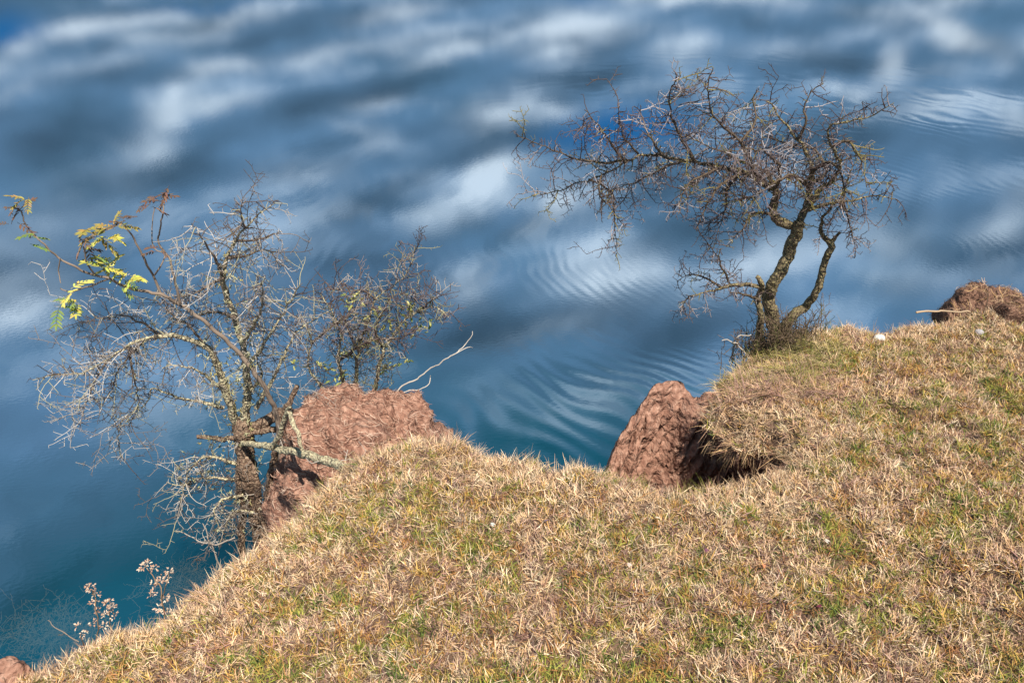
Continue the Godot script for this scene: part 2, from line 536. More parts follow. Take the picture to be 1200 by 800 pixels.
func scatter(called: String, m: Mesh, mat: Material, parent: Node, places: Array, tints: PackedColorArray) -> void:
	if places.is_empty(): return
	var mm := MultiMesh.new()
	mm.transform_format = MultiMesh.TRANSFORM_3D
	mm.use_colors = true
	mm.mesh = m
	mm.instance_count = places.size()
	for k in places.size():
		mm.set_instance_transform(k, places[k])
		mm.set_instance_color(k, tints[k])
	var o := MultiMeshInstance3D.new()
	o.multimesh = mm
	o.material_override = mat
	o.name = called
	parent.add_child(o, true)
	o.set_meta("kind", "stuff")

const STRAW := [Color(0.77, 0.56, 0.38), Color(0.70, 0.47, 0.30), Color(0.82, 0.67, 0.50)]
const DULL := [Color(0.42, 0.25, 0.21), Color(0.25, 0.14, 0.13), Color(0.55, 0.37, 0.31)]
const OCHRE := [Color(0.50, 0.30, 0.09), Color(0.60, 0.42, 0.14), Color(0.42, 0.21, 0.09)]
const GREEN := [Color(0.28, 0.30, 0.06), Color(0.37, 0.36, 0.09), Color(0.13, 0.19, 0.05)]

func sward_colour(x: float, z: float, d: float, n1: FastNoiseLite, n2: FastNoiseLite) -> Color:
	var a := n1.get_noise_2d(x, z)
	var b := n2.get_noise_2d(x, z)
	var rim := 1.0 - smoothstep(0.05, 0.42, d + b * 0.25)
	var q := rng.randf()
	var green := clampf(0.22 + a * 0.6, 0.03, 0.6) * (1.0 - 0.85 * rim)
	var ochre := clampf(0.20 + b * 0.5, 0.05, 0.5) * (1.0 - 0.7 * rim)
	var dull := clampf(0.16 - a * 0.35, 0.05, 0.45) * (1.0 - 0.45 * rim)
	var set_: Array = STRAW
	if q < green: set_ = GREEN
	elif q < green + ochre: set_ = OCHRE
	elif q < green + ochre + dull: set_ = DULL
	var c: Color = set_[rng.randi() % 3]
	var t := rng.randf_range(0.8, 1.15)
	return Color(c.r * t, c.g * t, c.b * t)

func basis_for(az: float, tilt: Vector3, size: float) -> Basis:
	var up := (Vector3.UP + tilt).normalized()
	var f := Vector3(cos(az), 0, sin(az))
	f = (f - up * f.dot(up)).normalized()
	return Basis(f, up, f.cross(up)).scaled(Vector3.ONE * size)

func lay_sward() -> void:
	var host := Node3D.new()
	host.name = "dry_grass"
	add_child(host)
	host.set_meta("kind", "stuff")
	host.set_meta("label", "short straw-coloured dry grass with green patches covering the bank")
	host.set_meta("category", "grass")
	var kinds := []
	for k in 6: kinds.append(tuft(12, 0.015, 0.016, 0.040, 0.0029, 10.0, 68.0))
	for k in 2: kinds.append(tuft(9, 0.02, 0.03, 0.065, 0.0021, 5.0, 55.0))
	for k in 3: kinds.append(tuft(12, 0.02, 0.05, 0.12, 0.0021, 15.0, 70.0, true))
	var places := []
	var tints := []
	for k in kinds.size():
		places.append([])
		tints.append(PackedColorArray())
	var n1 := noise(2.6, 41, FastNoiseLite.TYPE_SIMPLEX_SMOOTH, 3)
	var n2 := noise(5.0, 42, FastNoiseLite.TYPE_SIMPLEX_SMOOTH, 3)
	var clump := noise(13.0, 43, FastNoiseLite.TYPE_SIMPLEX_SMOOTH, 2)
	var z := -4.3
	while z < -0.5:
		var step := 0.0148
		var x := -3.4
		while x < 4.9:
			var px := x + rng.randf_range(-1, 1) * step
			var pz := z + rng.randf_range(-1, 1) * step
			x += step
			var d := edge_distance(px, pz)
			if d < -0.035: continue
			var y := sward_y(px, pz)
			var sc := pixel(Vector3(px, y, pz))
			if sc.x < -160 or sc.x > 1360 or sc.y > 930: continue
			if clump.get_noise_2d(px, pz) < rng.randf_range(-0.75, 0.0): continue
			var which := rng.randi() % 6
			if rng.randf() < 0.16: which = 6 + rng.randi() % 2
			var size := rng.randf_range(0.7, 1.25) * (1.0 + 0.7 * clump.get_noise_2d(px + 9.0, pz))
			places[which].append(Transform3D(basis_for(rng.randf() * TAU, Vector3(rng.randf_range(-0.25, 0.25), 0, rng.randf_range(-0.25, 0.25)), size), Vector3(px, y, pz)))
			tints[which].append(sward_colour(px, pz, d, n1, n2))
		z += 0.0148
	# longer bleached grass leaning out over the edge
	for k in range(2, edge.size() - 5):
		var a := edge[k]
		var b := edge[k + 1]
		var along := (b - a).normalized()
		var out := Vector2(along.y, -along.x)
		var m := int(a.distance_to(b) / 0.006)
		for j in m:
			var q := a.lerp(b, rng.randf()) - out * rng.randf_range(-0.03, 0.14)
			if edge_distance(q.x, q.y) < -0.06 or clump.get_noise_2d(q.x * 0.6, q.y * 0.6) < rng.randf_range(-0.5, 0.1): continue
			var which := 8 + rng.randi() % 3
			var size := rng.randf_range(0.4, 0.8) * (1.0 + 0.9 * clump.get_noise_2d(q.x + 3.0, q.y))
			var c: Color = STRAW[rng.randi() % 3] if rng.randf() < 0.72 else DULL[rng.randi() % 3]
			if rng.randf() < 0.07: c = GREEN[rng.randi() % 3]
			var az := atan2(out.y, out.x) + rng.randf_range(-1.0, 1.0)
			places[which].append(Transform3D(basis_for(az, Vector3(out.x, 0, out.y) * rng.randf_range(-0.1, 0.5), size), Vector3(q.x, sward_y(q.x, q.y), q.y)))
			tints[which].append(c)
	var total := 0
	for k in kinds.size():
		scatter("grass_blades", kinds[k], mats.grass, host, places[k], tints[k])
		total += places[k].size()
	print("grass tufts ", total)

# thin strands lying on a surface: matted roots and thatch
func thatch(called: String, parent: Node, s: Shape, count: int, lmin: float, lmax: float, w: float, cols: Array, flow: Vector3, keep: Callable, lift := 0.004) -> void:
	var strand := Shape.new()
	for k in 5:
		var t := k / 4.0
		var p := Vector3(t - 0.5, 0.09 * sin(t * PI), 0.10 * sin(t * 5.0))
		for e in [-1, 1]:
			strand.v.append(p + Vector3(0, 0, e * 0.5 * w * (1.0 - absf(t - 0.4))))
			strand.n.append(Vector3.UP)
			strand.c.append(Color.WHITE)
	for k in 4: strand.i.append_array([k * 2, k * 2 + 2, k * 2 + 1, k * 2 + 1, k * 2 + 2, k * 2 + 3])
	var places := []
	var tints := PackedColorArray()
	var tris := s.i.size() / 3
	var sums := PackedFloat32Array()
	var sum := 0.0
	for t in tris:
		sum += (s.v[s.i[t * 3 + 1]] - s.v[s.i[t * 3]]).cross(s.v[s.i[t * 3 + 2]] - s.v[s.i[t * 3]]).length()
		sums.append(sum)
	for k in count:
		var t := mini(sums.bsearch(rng.randf() * sum), tris - 1)
		var a := rng.randf()
		var b := rng.randf()
		if a + b > 1.0:
			a = 1.0 - a
			b = 1.0 - b
		var p := s.v[s.i[t * 3]] * (1.0 - a - b) + s.v[s.i[t * 3 + 1]] * a + s.v[s.i[t * 3 + 2]] * b
		var n := s.n[s.i[t * 3]]
		if not keep.call(p, n): continue
		var d := (flow + Vector3(rng.randf_range(-1, 1), rng.randf_range(-1, 1), rng.randf_range(-1, 1)) * 0.9)
		d = (d - n * d.dot(n)).normalized()
		var l := rng.randf_range(lmin, lmax)
		n = (n + Vector3(rng.randf_range(-1, 1), rng.randf_range(-1, 1), rng.randf_range(-1, 1)) * 0.35).normalized()
		d = (d - n * d.dot(n)).normalized()
		places.append(Transform3D(Basis(d * l, n * l, d.cross(n) * l), p + n * lift))
		var c: Color = cols[rng.randi() % cols.size()]
		var q := rng.randf_range(0.7, 1.25)
		tints.append(Color(c.r * q, c.g * q, c.b * q))
	scatter(called, as_mesh(strand), mats.strand, parent, places, tints)

func lump_shape(c: Vector3, rx: float, ry: float, rz: float, p: float, rough_: float, sd: int) -> Shape:   # a rounded clod, flat-bottomed below its centre
	var cols := 72
	var rows := 60
	var n := noise(3.0, sd, FastNoiseLite.TYPE_SIMPLEX_SMOOTH, 5)
	var pts := PackedVector3Array()
	for r in rows:
		var t := float(r) / (rows - 1)
		var th := t * PI
		var y := ry * signf(cos(th)) * pow(absf(cos(th)), 2.0 / p)
		var prof := pow(maxf(0.0, sin(th)), 2.0 / p) if r > 0 else 0.0
		for k in cols:
			var a := TAU * k / cols
			var d := Vector3(cos(a) * rx * prof, y, sin(a) * rz * prof)
			var q := c + d
			var push := (n.get_noise_3dv(q) + 0.5 * n.get_noise_3dv(q * 3.3)) * rough_
			pts.append(q + Vector3(d.x / rx, maxf(0.0, d.y / ry), d.z / rz).normalized() * push)
	return sheet(pts, cols, true, true)

# ---------------------------------------------------------------- trees and plants
func make_tree(root: Node3D, trunks: Array, limbs: Array, mm: float, bark: Material, style: Dictionary) -> void:
	# trunks, limbs: [z0, z1, [[u, v, r], ...]]
	crooked = 0.013
	for t in trunks:
		var s := Shape.new()
		var path := limb_path(t[2], t[0], t[1], mm)
		tube(s, path[0], path[1], 14, Color.WHITE, 0.15)
		var o := put("trunk", as_mesh(shift(s, root.position)), t[4] if t.size() > 4 else bark, root)
		if t.size() > 3:
			var w := Shape.new()
			twigs_along(w, path, 0.2, t[3], style.lmin, style.lmax * 0.7, style.r, 1, style, style.cols)
			var tw := put("twigs", as_mesh(shift(w, root.position)), mats.twig, o)
			tw.set_meta("kind", "stuff")
	for l in limbs:
		var s2 := Shape.new()
		var path2 := limb_path(l[2], l[0], l[1], mm)
		var rr: PackedFloat32Array = path2[1]
		for q in rr.size():
			var w := float(q) / rr.size()
			rr[q] = maxf(0.0012, rr[q] * lerpf(0.95, 0.5, minf(1.0, w * 1.4)))
		tube(s2, path2[0], rr, 7, style.limb, 0.22)
		var o2 := put("branch", as_mesh(shift(s2, root.position)), bark if l[2][0][2] > 3.6 else mats.twig, root)
		var w2 := Shape.new()
		var k: float = l[3] if l.size() > 3 else 1.0
		twigs_along(w2, path2, style.from, style.spacing / k, style.lmin, style.lmax, style.r, style.level, style, style.cols, style.pull)
		twigs_along(w2, path2, 0.0, 0.014, 0.012, 0.05, style.r * 0.8, 0, style, style.cols)
		if w2.v.size():
			var tw2 := put("twigs", as_mesh(shift(w2, root.position)), mats.twig, o2)
			tw2.set_meta("kind", "stuff")

func right_tree() -> void:
	var base := survey(912, 398, -2.76)
	var t := thing("thorn_tree", "gnarled bare thorn tree with twisted double trunk leaning over the water", "tree", base)
	var z := -2.78
	var trunks := [
		[z + .02, z, [[911, 412, 12], [909, 390, 11], [904, 365, 9.5], [902, 348, 9], [906, 334, 9], [916, 315, 8.6], [926, 293, 8.2], [933, 274, 8.2], [937, 260, 7]]],
		[z + .01, z - .05, [[913, 390, 8], [930, 370, 7], [944, 359, 6.2], [956, 342, 5.6], [963, 323, 5.2], [969, 304, 5], [974, 290, 5], [971, 280, 4]]],
		[z + .05, z + .08, [[887, 415, 5.5], [890, 390, 5], [891, 370, 4.5], [889, 350, 4.2], [893, 332, 3.8], [886, 324, 3]]],
	]
	var limbs := [
		[z, z - .05, [[935, 266, 7], [920, 262, 7], [906, 251, 6.5], [910, 236, 6], [908, 222, 5.5], [890, 212, 5], [870, 201, 4.5], [845, 196, 4], [815, 190, 3.5], [780, 184, 3.2], [755, 181, 2.8], [733, 190, 2.4], [705, 205, 2], [678, 214, 1.7], [650, 225, 1.4], [624, 228, 1.0]], 1.2],
		[z, z - .15, [[937, 262, 6], [945, 240, 5.5], [950, 220, 5], [952, 200, 4.5], [946, 180, 4], [935, 162, 3.5], [924, 150, 3], [910, 132, 2.4], [899, 118, 1.5]], 1.3],
		[z, z + .15, [[943, 248, 5], [960, 226, 4], [976, 210, 3.5], [984, 195, 3], [976, 172, 2.6], [969, 156, 2.4], [978, 145, 2.2], [1002, 141, 1.8], [1024, 134, 1.5], [1048, 120, 1.0]], .9],
		[z, z + .06, [[948, 245, 4], [965, 240, 3.2], [985, 236, 2.6], [1010, 232, 2], [1030, 230, 1.6], [1052, 233, 1]], .7],
		[z - .05, z - .02, [[972, 284, 4], [962, 272, 3.6], [964, 257, 3.2], [975, 241, 2.8], [986, 228, 2.2], [996, 205, 1.6], [1006, 185, 1]], 1.],
		[z - .05, z - .06, [[973, 285, 4], [980, 277, 3.6], [984, 272, 3.2]], .1],
		[z, z + .1, [[890, 212, 3.5], [880, 190, 3], [868, 166, 2.6], [850, 150, 2.3], [833, 130, 2], [830, 105, 1.7], [835, 80, 1.2]], 1.3],
		[z, z + .2, [[815, 190, 3], [800, 165, 2.4], [790, 142, 2], [785, 120, 1.7], [789, 98, 1.3], [798, 87, 1]], 1.2],
		[z, z - .2, [[868, 166, 2.4], [885, 142, 2], [884, 116, 1.6], [889, 104, 1]], 1.],
		[z, z - .12, [[780, 185, 2.5], [765, 165, 2], [755, 142, 1.6], [750, 124, 1]], 1.],
		[z, z + .12, [[733, 190, 2.2], [714, 166, 1.8], [700, 144, 1.4], [685, 128, 1]], .9],
		[z - .02, z + .06, [[738, 188, 2.2], [695, 190, 1.9], [662, 181, 1.6], [632, 168, 1.3], [604, 158, 1]], .7],
		[z, z + .1, [[748, 180, 1.8], [732, 162, 1.5], [726, 145, 1.2], [725, 122, .9]], .8],
		[z - .1, z - .15, [[936, 162, 2.6], [946, 142, 2.1], [943, 126, 1.7], [953, 107, 1.4], [966, 97, 1]], .6],
		[z + .1, z + .2, [[976, 172, 2.2], [994, 165, 1.8], [1006, 182, 1.5], [1012, 202, 1.2], [1018, 220, 1]], .9],
		[z, z + .15, [[705, 205, 1.8], [702, 224, 1.5], [716, 244, 1.3], [733, 268, 1]], .8],
		[z, z - .1, [[690, 210, 1.8], [716, 226, 1.5], [720, 258, 1.2], [722, 300, .9]], .6],
		[z, z + .22, [[845, 196, 2.6], [815, 210, 2.1], [800, 230, 1.7], [795, 252, 1.1]], 1.3],
		[z, z + .18, [[870, 201, 2.8], [842, 220, 2.2], [826, 245, 1.8], [815, 270, 1.1]], 1.4],
		[z, z - .2, [[870, 201, 2.8], [852, 222, 2.2], [850, 248, 1.8], [842, 262, 1.1]], 1.4],
		[z, z + .16, [[906, 251, 3], [882, 250, 2.2], [870, 268, 1.7], [852, 290, 1]], 1.3],
		[z, z + .1, [[985, 232, 2], [994, 255, 1.6], [1000, 280, 1.3], [1003, 300, .9]], .7],
		[z, z + .28, [[908, 222, 3.5], [915, 200, 2.8], [900, 180, 2.3], [880, 175, 1.8], [850, 178, 1.2]], 1.8],
		[z, z - .28, [[908, 222, 3.5], [895, 200, 2.8], [860, 185, 2.3], [830, 170, 1.8], [805, 160, 1.2]], 1.8],
		[z, z + .25, [[950, 220, 3.5], [930, 205, 2.8], [915, 210, 2.3], [890, 225, 1.8], [865, 235, 1.2]], 2.],
		[z, z - .25, [[950, 215, 3.5], [970, 200, 2.8], [955, 175, 2.3], [930, 170, 1.8], [900, 160, 1.2]], 1.8],
		[z, z + .2, [[952, 200, 3], [975, 190, 2.4], [990, 215, 1.9], [985, 245, 1.2]], 1.6],
		[z - .1, z - .2, [[800, 188, 2.4], [770, 200, 2], [740, 215, 1.6], [700, 228, 1.1]], 1.4],
		[z + .07, z + .1, [[890, 336, 3.8], [870, 333, 3.4], [851, 335, 3], [835, 341, 2.4], [815, 346, 1.8], [804, 351, 1.4], [797, 366, 1]], .7],
		[z + .07, z + .14, [[856, 335, 2.2], [846, 312, 1.8], [838, 296, 1.4], [828, 284, 1]], .7],
		[z + .07, z + .02, [[845, 336, 2.2], [825, 325, 1.8], [808, 322, 1.4], [794, 330, 1]], .8],
		[z + .07, z + .2, [[891, 352, 3], [872, 345, 2.4], [855, 343, 1.6]], .4],
	]
	var style := {seg = 0.022, wander = 0.24, lift = -0.01, fork = 0.34, spur = 0.75, thin = 0.0016, spacing = 0.027, lmin = 0.04, lmax = 0.20, r = 0.0030, level = 2, from = 0.12, pull = Vector3(0, -0.15, 0), limb = Color(0.10, 0.075, 0.055), cols = [Color(0.09, 0.065, 0.06), Color(0.12, 0.09, 0.085), Color(0.18, 0.145, 0.15), Color(0.25, 0.22, 0.235), Color(0.38, 0.35, 0.37), Color(0.22, 0.19, 0.07), Color(0.07, 0.05, 0.048), Color(0.11, 0.08, 0.07)]}
	make_tree(t, trunks, limbs, 0.0041, mats.bark, style)

func left_tree() -> void:
	var base := survey(303, 660, -2.3)
	var t := thing("lichen_tree", "lichen-covered bare shrub tree growing from a stump below the clay mound", "tree", base)
	var z := -2.4
	var trunks := [
		[z + .08, z, [[306, 668, 9], [302, 630, 10], [296, 590, 12], [290, 556, 14], [287, 525, 17], [285, 503, 18], [284, 488, 12]], 0.03, mats.root_bark],
		[z + .10, z + .02, [[288, 668, 6], [282, 632, 7], [286, 598, 7], [281, 562, 8], [284, 530, 9]], 0.03, mats.root_bark],
		[z + .12, z + .03, [[320, 660, 5], [314, 625, 6], [303, 592, 6], [300, 565, 7], [294, 540, 8]], 0.04, mats.root_bark],
		[z, z - .02, [[284, 500, 9], [290, 462, 6.6], [287, 430, 5.6], [284, 402, 5.2], [275, 372, 4.8], [265, 346, 4.2], [262, 324, 3.6]], 0.05],
		[z, z + .05, [[278, 500, 8], [266, 462, 6.6], [256, 432, 5.8], [246, 411, 5], [231, 401, 4.4]], 0.05],
		[z + .05, z + .10, [[348, 452, 4], [331, 488, 5], [325, 520, 5.5], [316, 560, 6], [311, 600, 6], [308, 655, 7]], 0.08, mats.root_bark],
		[z, z - .06, [[286, 506, 9], [306, 496, 10], [325, 486, 10], [342, 478, 9]], 0.2, mats.root_bark],
		[z + .06, -1.93, [[284, 519, 4.5], [310, 522, 5.5], [340, 528, 6.2], [372, 537, 6.8], [404, 547, 6.5]], 0.12],
		[z + .03, z + .02, [[338, 503, 5.5], [308, 504, 5.5], [288, 509, 5], [264, 515, 4.6], [248, 513, 4], [231, 512, 3.4]], 0.2, mats.root_bark],
		[-2.16, -2.08, [[318, 525, 4], [328, 505, 3.6], [337, 482, 3.2], [340, 478, 3]]],
		[-2.08, -2.0, [[338, 480, 3.6], [344, 497, 3.4], [350, 512, 3], [354, 528, 2.4]]],
	]
	var limbs := [
		[z - .02, z - .02, [[262, 325, 4], [265, 300, 3.4], [276, 281, 3], [287, 266, 2.4], [300, 255, 2], [322, 236, 1]], .7],
		[z - .02, z + .1, [[262, 325, 3.6], [250, 302, 2.6], [239, 281, 2], [224, 261, 1]], .8],
		[z - .02, z - .12, [[265, 302, 3], [292, 299, 2.2], [315, 294, 1.7], [327, 312, 1]], .8],
		[z - .02, z + .06, [[275, 282, 2.6], [300, 281, 2], [315, 276, 1.5], [329, 272, 1]], .7],
		[z, z + .03, [[287, 267, 2], [281, 248, 1.5], [286, 232, .9]], .7],
		[z, z + .12, [[263, 325, 3], [242, 335, 2.4], [222, 345, 1.8], [205, 348, 1]], .8],
		[z + .05, z + .25, [[233, 402, 5], [210, 395, 4.4], [190, 394, 3.8], [170, 396, 3.2], [150, 405, 2.8], [121, 424, 2.2], [95, 436, 1.7], [62, 440, 1.3], [38, 445, .9]], 1.1],
		[z + .05, z - .1, [[190, 394, 3], [165, 378, 2.2], [145, 370, 1.8], [118, 372, 1.2], [90, 380, .9]], .8],
		[z + .1, z + .1, [[150, 405, 2.2], [156, 440, 1.8], [161, 472, 1.3], [150, 500, .9]], .7],
		[z + .1, z + .3, [[125, 422, 2], [112, 445, 1.6], [100, 475, 1.2], [92, 500, .8]], .8],
		[z + .1, z - .05, [[172, 396, 2], [140, 430, 1.6], [128, 460, 1.2], [115, 470, .8]], .8],
		[z, z + .1, [[262, 478, 4], [232, 470, 3], [205, 465, 2.4], [180, 455, 1.9], [170, 474, 1.5], [150, 486, 1.3], [138, 502, 1.1], [141, 536, .9]], .5],
		[z, z - .1, [[300, 478, 5], [320, 442, 4], [335, 411, 3.4], [346, 390, 2.8], [366, 376, 2], [388, 364, 1.2]], .9],
		[z, z + .08, [[288, 432, 4], [310, 401, 3.4], [330, 370, 2.8], [344, 346, 2], [352, 333, 1.2]], .8],
		[z, z + .2, [[285, 402, 4], [300, 375, 3.2], [308, 350, 2.4], [306, 330, 1.4]], .9],
		[z, z - .2, [[275, 372, 3.5], [250, 365, 2.6], [225, 372, 2], [195, 366, 1.2]], .9],
		[z, z + .15, [[266, 462, 4], [240, 440, 3.2], [215, 428, 2.4], [190, 430, 1.4]], .9],
		[z, z - .15, [[290, 462, 4], [305, 440, 3], [300, 415, 2.2], [312, 385, 1.3]], 1.],
		[z + .05, z + .15, [[280, 545, 4], [246, 535, 3], [226, 546, 2.4], [215, 570, 1.8], [208, 608, 1]], 1.],
		[z + .05, z + .1, [[278, 562, 4], [236, 560, 2.6], [212, 569, 2], [194, 565, 1]], 1.],
		[z + .06, z + .2, [[285, 580, 4], [262, 585, 3], [250, 600, 2], [262, 625, 1.2]], 1.],
		[z + .06, z + .16, [[296, 600, 4], [275, 600, 3], [262, 620, 2], [255, 640, 1.2]], .8],
		[z + .05, z - .1, [[245, 411, 3], [225, 385, 2.4], [205, 372, 1.8], [180, 350, 1.2]], .8],
	]
	var style := {seg = 0.022, wander = 0.21, lift = -0.012, fork = 0.30, spur = 0.55, thin = 0.0014, spacing = 0.023, lmin = 0.05, lmax = 0.27, r = 0.0026, level = 2, from = 0.1, pull = Vector3(-0.1, -0.1, 0.1), limb = Color(0.16, 0.125, 0.10), cols = [Color(0.085, 0.065, 0.06), Color(0.14, 0.11, 0.095), Color(0.24, 0.20, 0.18), Color(0.34, 0.31, 0.29), Color(0.52, 0.49, 0.46), Color(0.36, 0.34, 0.22), Color(0.10, 0.075, 0.07), Color(0.38, 0.35, 0.33)]}
	make_tree(t, trunks, limbs, 0.0034, mats.lichen_bark, style)
	# crusty tufts of lichen on the older wood
	var s := Shape.new()
	for k in 360:
		var q: Array = [[284, 500], [290, 462], [287, 430], [284, 402], [275, 372], [262, 330], [266, 462], [256, 432], [246, 411], [288, 520], [289, 556], [292, 590], [330, 528], [368, 536], [245, 545], [225, 560], [270, 590], [268, 610]][rng.randi() % 18]
		var p := survey(q[0] + rng.randfn(0, 9), q[1] + rng.randfn(0, 16), z + rng.randfn(0.02, 0.04))
		var col: Color = [Color(0.40, 0.41, 0.26), Color(0.52, 0.50, 0.38), Color(0.36, 0.33, 0.16)][rng.randi() % 3]
		for j in 5:
			var d := Vector3(rng.randf_range(-1, 1), rng.randf_range(-1, 1), rng.randf_range(-1, 1)).normalized()
			tube(s, PackedVector3Array([p, p + d * 0.012, p + d * 0.018 + Vector3(rng.randf_range(-1, 1), rng.randf_range(-1, 1), rng.randf_range(-1, 1)) * 0.008]), PackedFloat32Array([0.003, 0.0026, 0.001]), 3, col)
	var li := put("lichen", as_mesh(shift(s, base)), mats.twig, t)
	li.set_meta("kind", "stuff")

func small_leaves(parent: Node3D, spots: Array, z: float, cols: Array, size: float) -> void:
	for q in spots:
		var s := Shape.new()
		var c := survey(q[0], q[1], z + rng.randf_range(-0.05, 0.05))
		for k in int(q[2]):
			leaflet(s, c + Vector3(rng.randf_range(-1, 1), rng.randf_range(-1, 1), rng.randf_range(-1, 1)) * 0.04, Vector3(rng.randf_range(-1, 1), rng.randf_range(-0.6, 1), rng.randf_range(-1, 1)).normalized(), size * rng.randf_range(0.7, 1.3), cols[rng.randi() % cols.size()])
		var o := put("leaf_cluster", as_mesh(shift(s, parent.position)), mats.leaf, parent)
		o.set_meta("kind", "stuff")

func leaflet(s: Shape, at: Vector3, d: Vector3, l: float, col: Color) -> void:   # a pointed leaf, folded along its midrib
	var side := d.cross(Vector3(0.2, 1.0, 0.3)).normalized()
	var up := side.cross(d).normalized()
	var first := s.v.size()
	for e in [[0.0, 0.0], [0.3, 0.15], [0.65, 0.13], [1.0, 0.0]]:
		var mid: Vector3 = at + d * l * e[0] - up * l * 0.12 * e[0] * e[0]
		for k in [-1, 0, 1]:
			s.v.append(mid + side * l * e[1] * k + up * l * 0.05 * absf(k))
			s.n.append((up + side * -0.3 * k).normalized())
			s.c.append(col)
	for r in 3:
		for k in 2:
			var b := first + r * 3 + k
			s.i.append_array([b, b + 3, b + 1, b + 1, b + 3, b + 4])

func compound_leaf(parent: Node3D, at: Vector3, d: Vector3, l: float, pairs: int, col: Color) -> void:
	var s := Shape.new()
	var p := at
	var dd := d.normalized()
	var pts := PackedVector3Array([p])
	for k in pairs:
		dd = (dd + Vector3(0, -0.10, 0)).normalized()
		p += dd * l / pairs
		pts.append(p)
		var side := dd.cross(Vector3(rng.randf_range(-0.2, 0.2), 1, rng.randf_range(-0.2, 0.2))).normalized()
		for e in [-1, 1]:
			var c := Color(col.r * rng.randf_range(0.8, 1.2), col.g * rng.randf_range(0.85, 1.15), col.b)
			leaflet(s, p, (side * e + dd * 0.75 + Vector3(0, rng.randf_range(-0.2, 0.15), 0)).normalized(), l * rng.randf_range(0.38, 0.5), c)
	leaflet(s, p, dd, l * 0.45, col)
	var rad := PackedFloat32Array()
	for q in pts: rad.append(0.0012)
	tube(s, pts, rad, 3, col * 0.8)
	put("leaf", as_mesh(shift(s, parent.position)), mats.leaf, parent)

func sapling() -> void:
	crooked = 0.008
	var z := -2.32
	var base := survey(322, 590, z)
	var t := thing("leafy_sapling", "slender arching sapling with yellowing feathery leaves at the far left", "sapling", base)
	var stems := [
		[z, z + .1, [[322, 590, 5.4], [328, 550, 5.2], [328, 515, 5], [323, 485, 5], [316, 466, 4.8], [300, 440, 4.4], [281, 415, 4], [260, 395, 3.7], [235, 374, 3.4], [211, 357, 3.1], [190, 346, 2.9], [165, 341, 2.6], [145, 335, 2.4], [125, 326, 2.2], [105, 321, 2], [85, 312, 1.8], [69, 302, 1.6], [51, 286, 1.4], [35, 270, 1.2], [24, 248, 1]]],
		[z + .05, z + .1, [[188, 344, 2.3], [180, 325, 2], [170, 305, 1.8], [157, 281, 1.5], [145, 264, 1]]],
		[z + .05, z + .02, [[211, 356, 2.4], [205, 331, 2.1], [199, 306, 1.8], [193, 296, 1.7], [185, 280, 1.4], [190, 256, 1.2], [191, 236, .9]]],
		[z + .05, z, [[181, 322, 1.5], [190, 308, 1.2], [194, 297, .9]]],
		[z + .08, z + .14, [[110, 321, 1.6], [100, 306, 1.3], [97, 288, 1]]],
		[z + .08, z + .03, [[126, 327, 1.6], [100, 337, 1.4], [84, 341, 1.2], [70, 338, 1]]],
		[z + .08, z + .1, [[70, 303, 1], [68, 320, .9], [72, 332, .7]]],
		[z + .05, z + .0, [[194, 296, 1.2], [180, 290, 1], [178, 262, .8], [180, 244, .7]]],
	]
	for m in stems:
		var s := Shape.new()
		var path := limb_path(m[2], m[0], m[1], 0.0030)
		tube(s, path[0], path[1], 7, Color(0.22, 0.175, 0.145), 0.06)
		put("stem" if m == stems[0] else "side_stem", as_mesh(shift(s, base)), mats.twig, t)
	var br := Color(0.13, 0.075, 0.05)
	var og := Color(0.30, 0.24, 0.06)
	var yg := Color(0.42, 0.42, 0.08)
	var ye := Color(0.58, 0.53, 0.14)
	var gr := Color(0.15, 0.22, 0.05)
	for q in [[24, 246, 5, br], [27, 232, 3, og], [36, 278, 3, gr], [14, 262, 3, br], [96, 284, 5, br], [100, 270, 3, og], [112, 277, 4, og], [130, 278, 3, yg], [132, 268, 3, og], [145, 258, 5, br], [178, 240, 3, br], [190, 232, 5, br], [198, 224, 3, br], [120, 312, 4, yg], [132, 316, 4, ye], [150, 318, 3, ye], [142, 330, 3, gr], [155, 324, 3, yg], [108, 300, 2, gr], [84, 338, 3, ye], [76, 350, 2, gr], [66, 358, 2, gr], [90, 352, 3, yg], [186, 290, 3, br]]:
		for k in int(q[2]):
			var at := survey(q[0] + rng.randfn(0, 3), q[1] + rng.randfn(0, 3), z + 0.08 + rng.randf_range(-0.03, 0.03))
			var d := Vector3(rng.randf_range(-1, 1), rng.randf_range(-0.7, 0.7), rng.randf_range(-0.6, 0.8))
			compound_leaf(t, at, d, rng.randf_range(0.05, 0.09) * (0.8 if q[3] == br else 1.0), 4 if q[3] == br else 5, q[3])

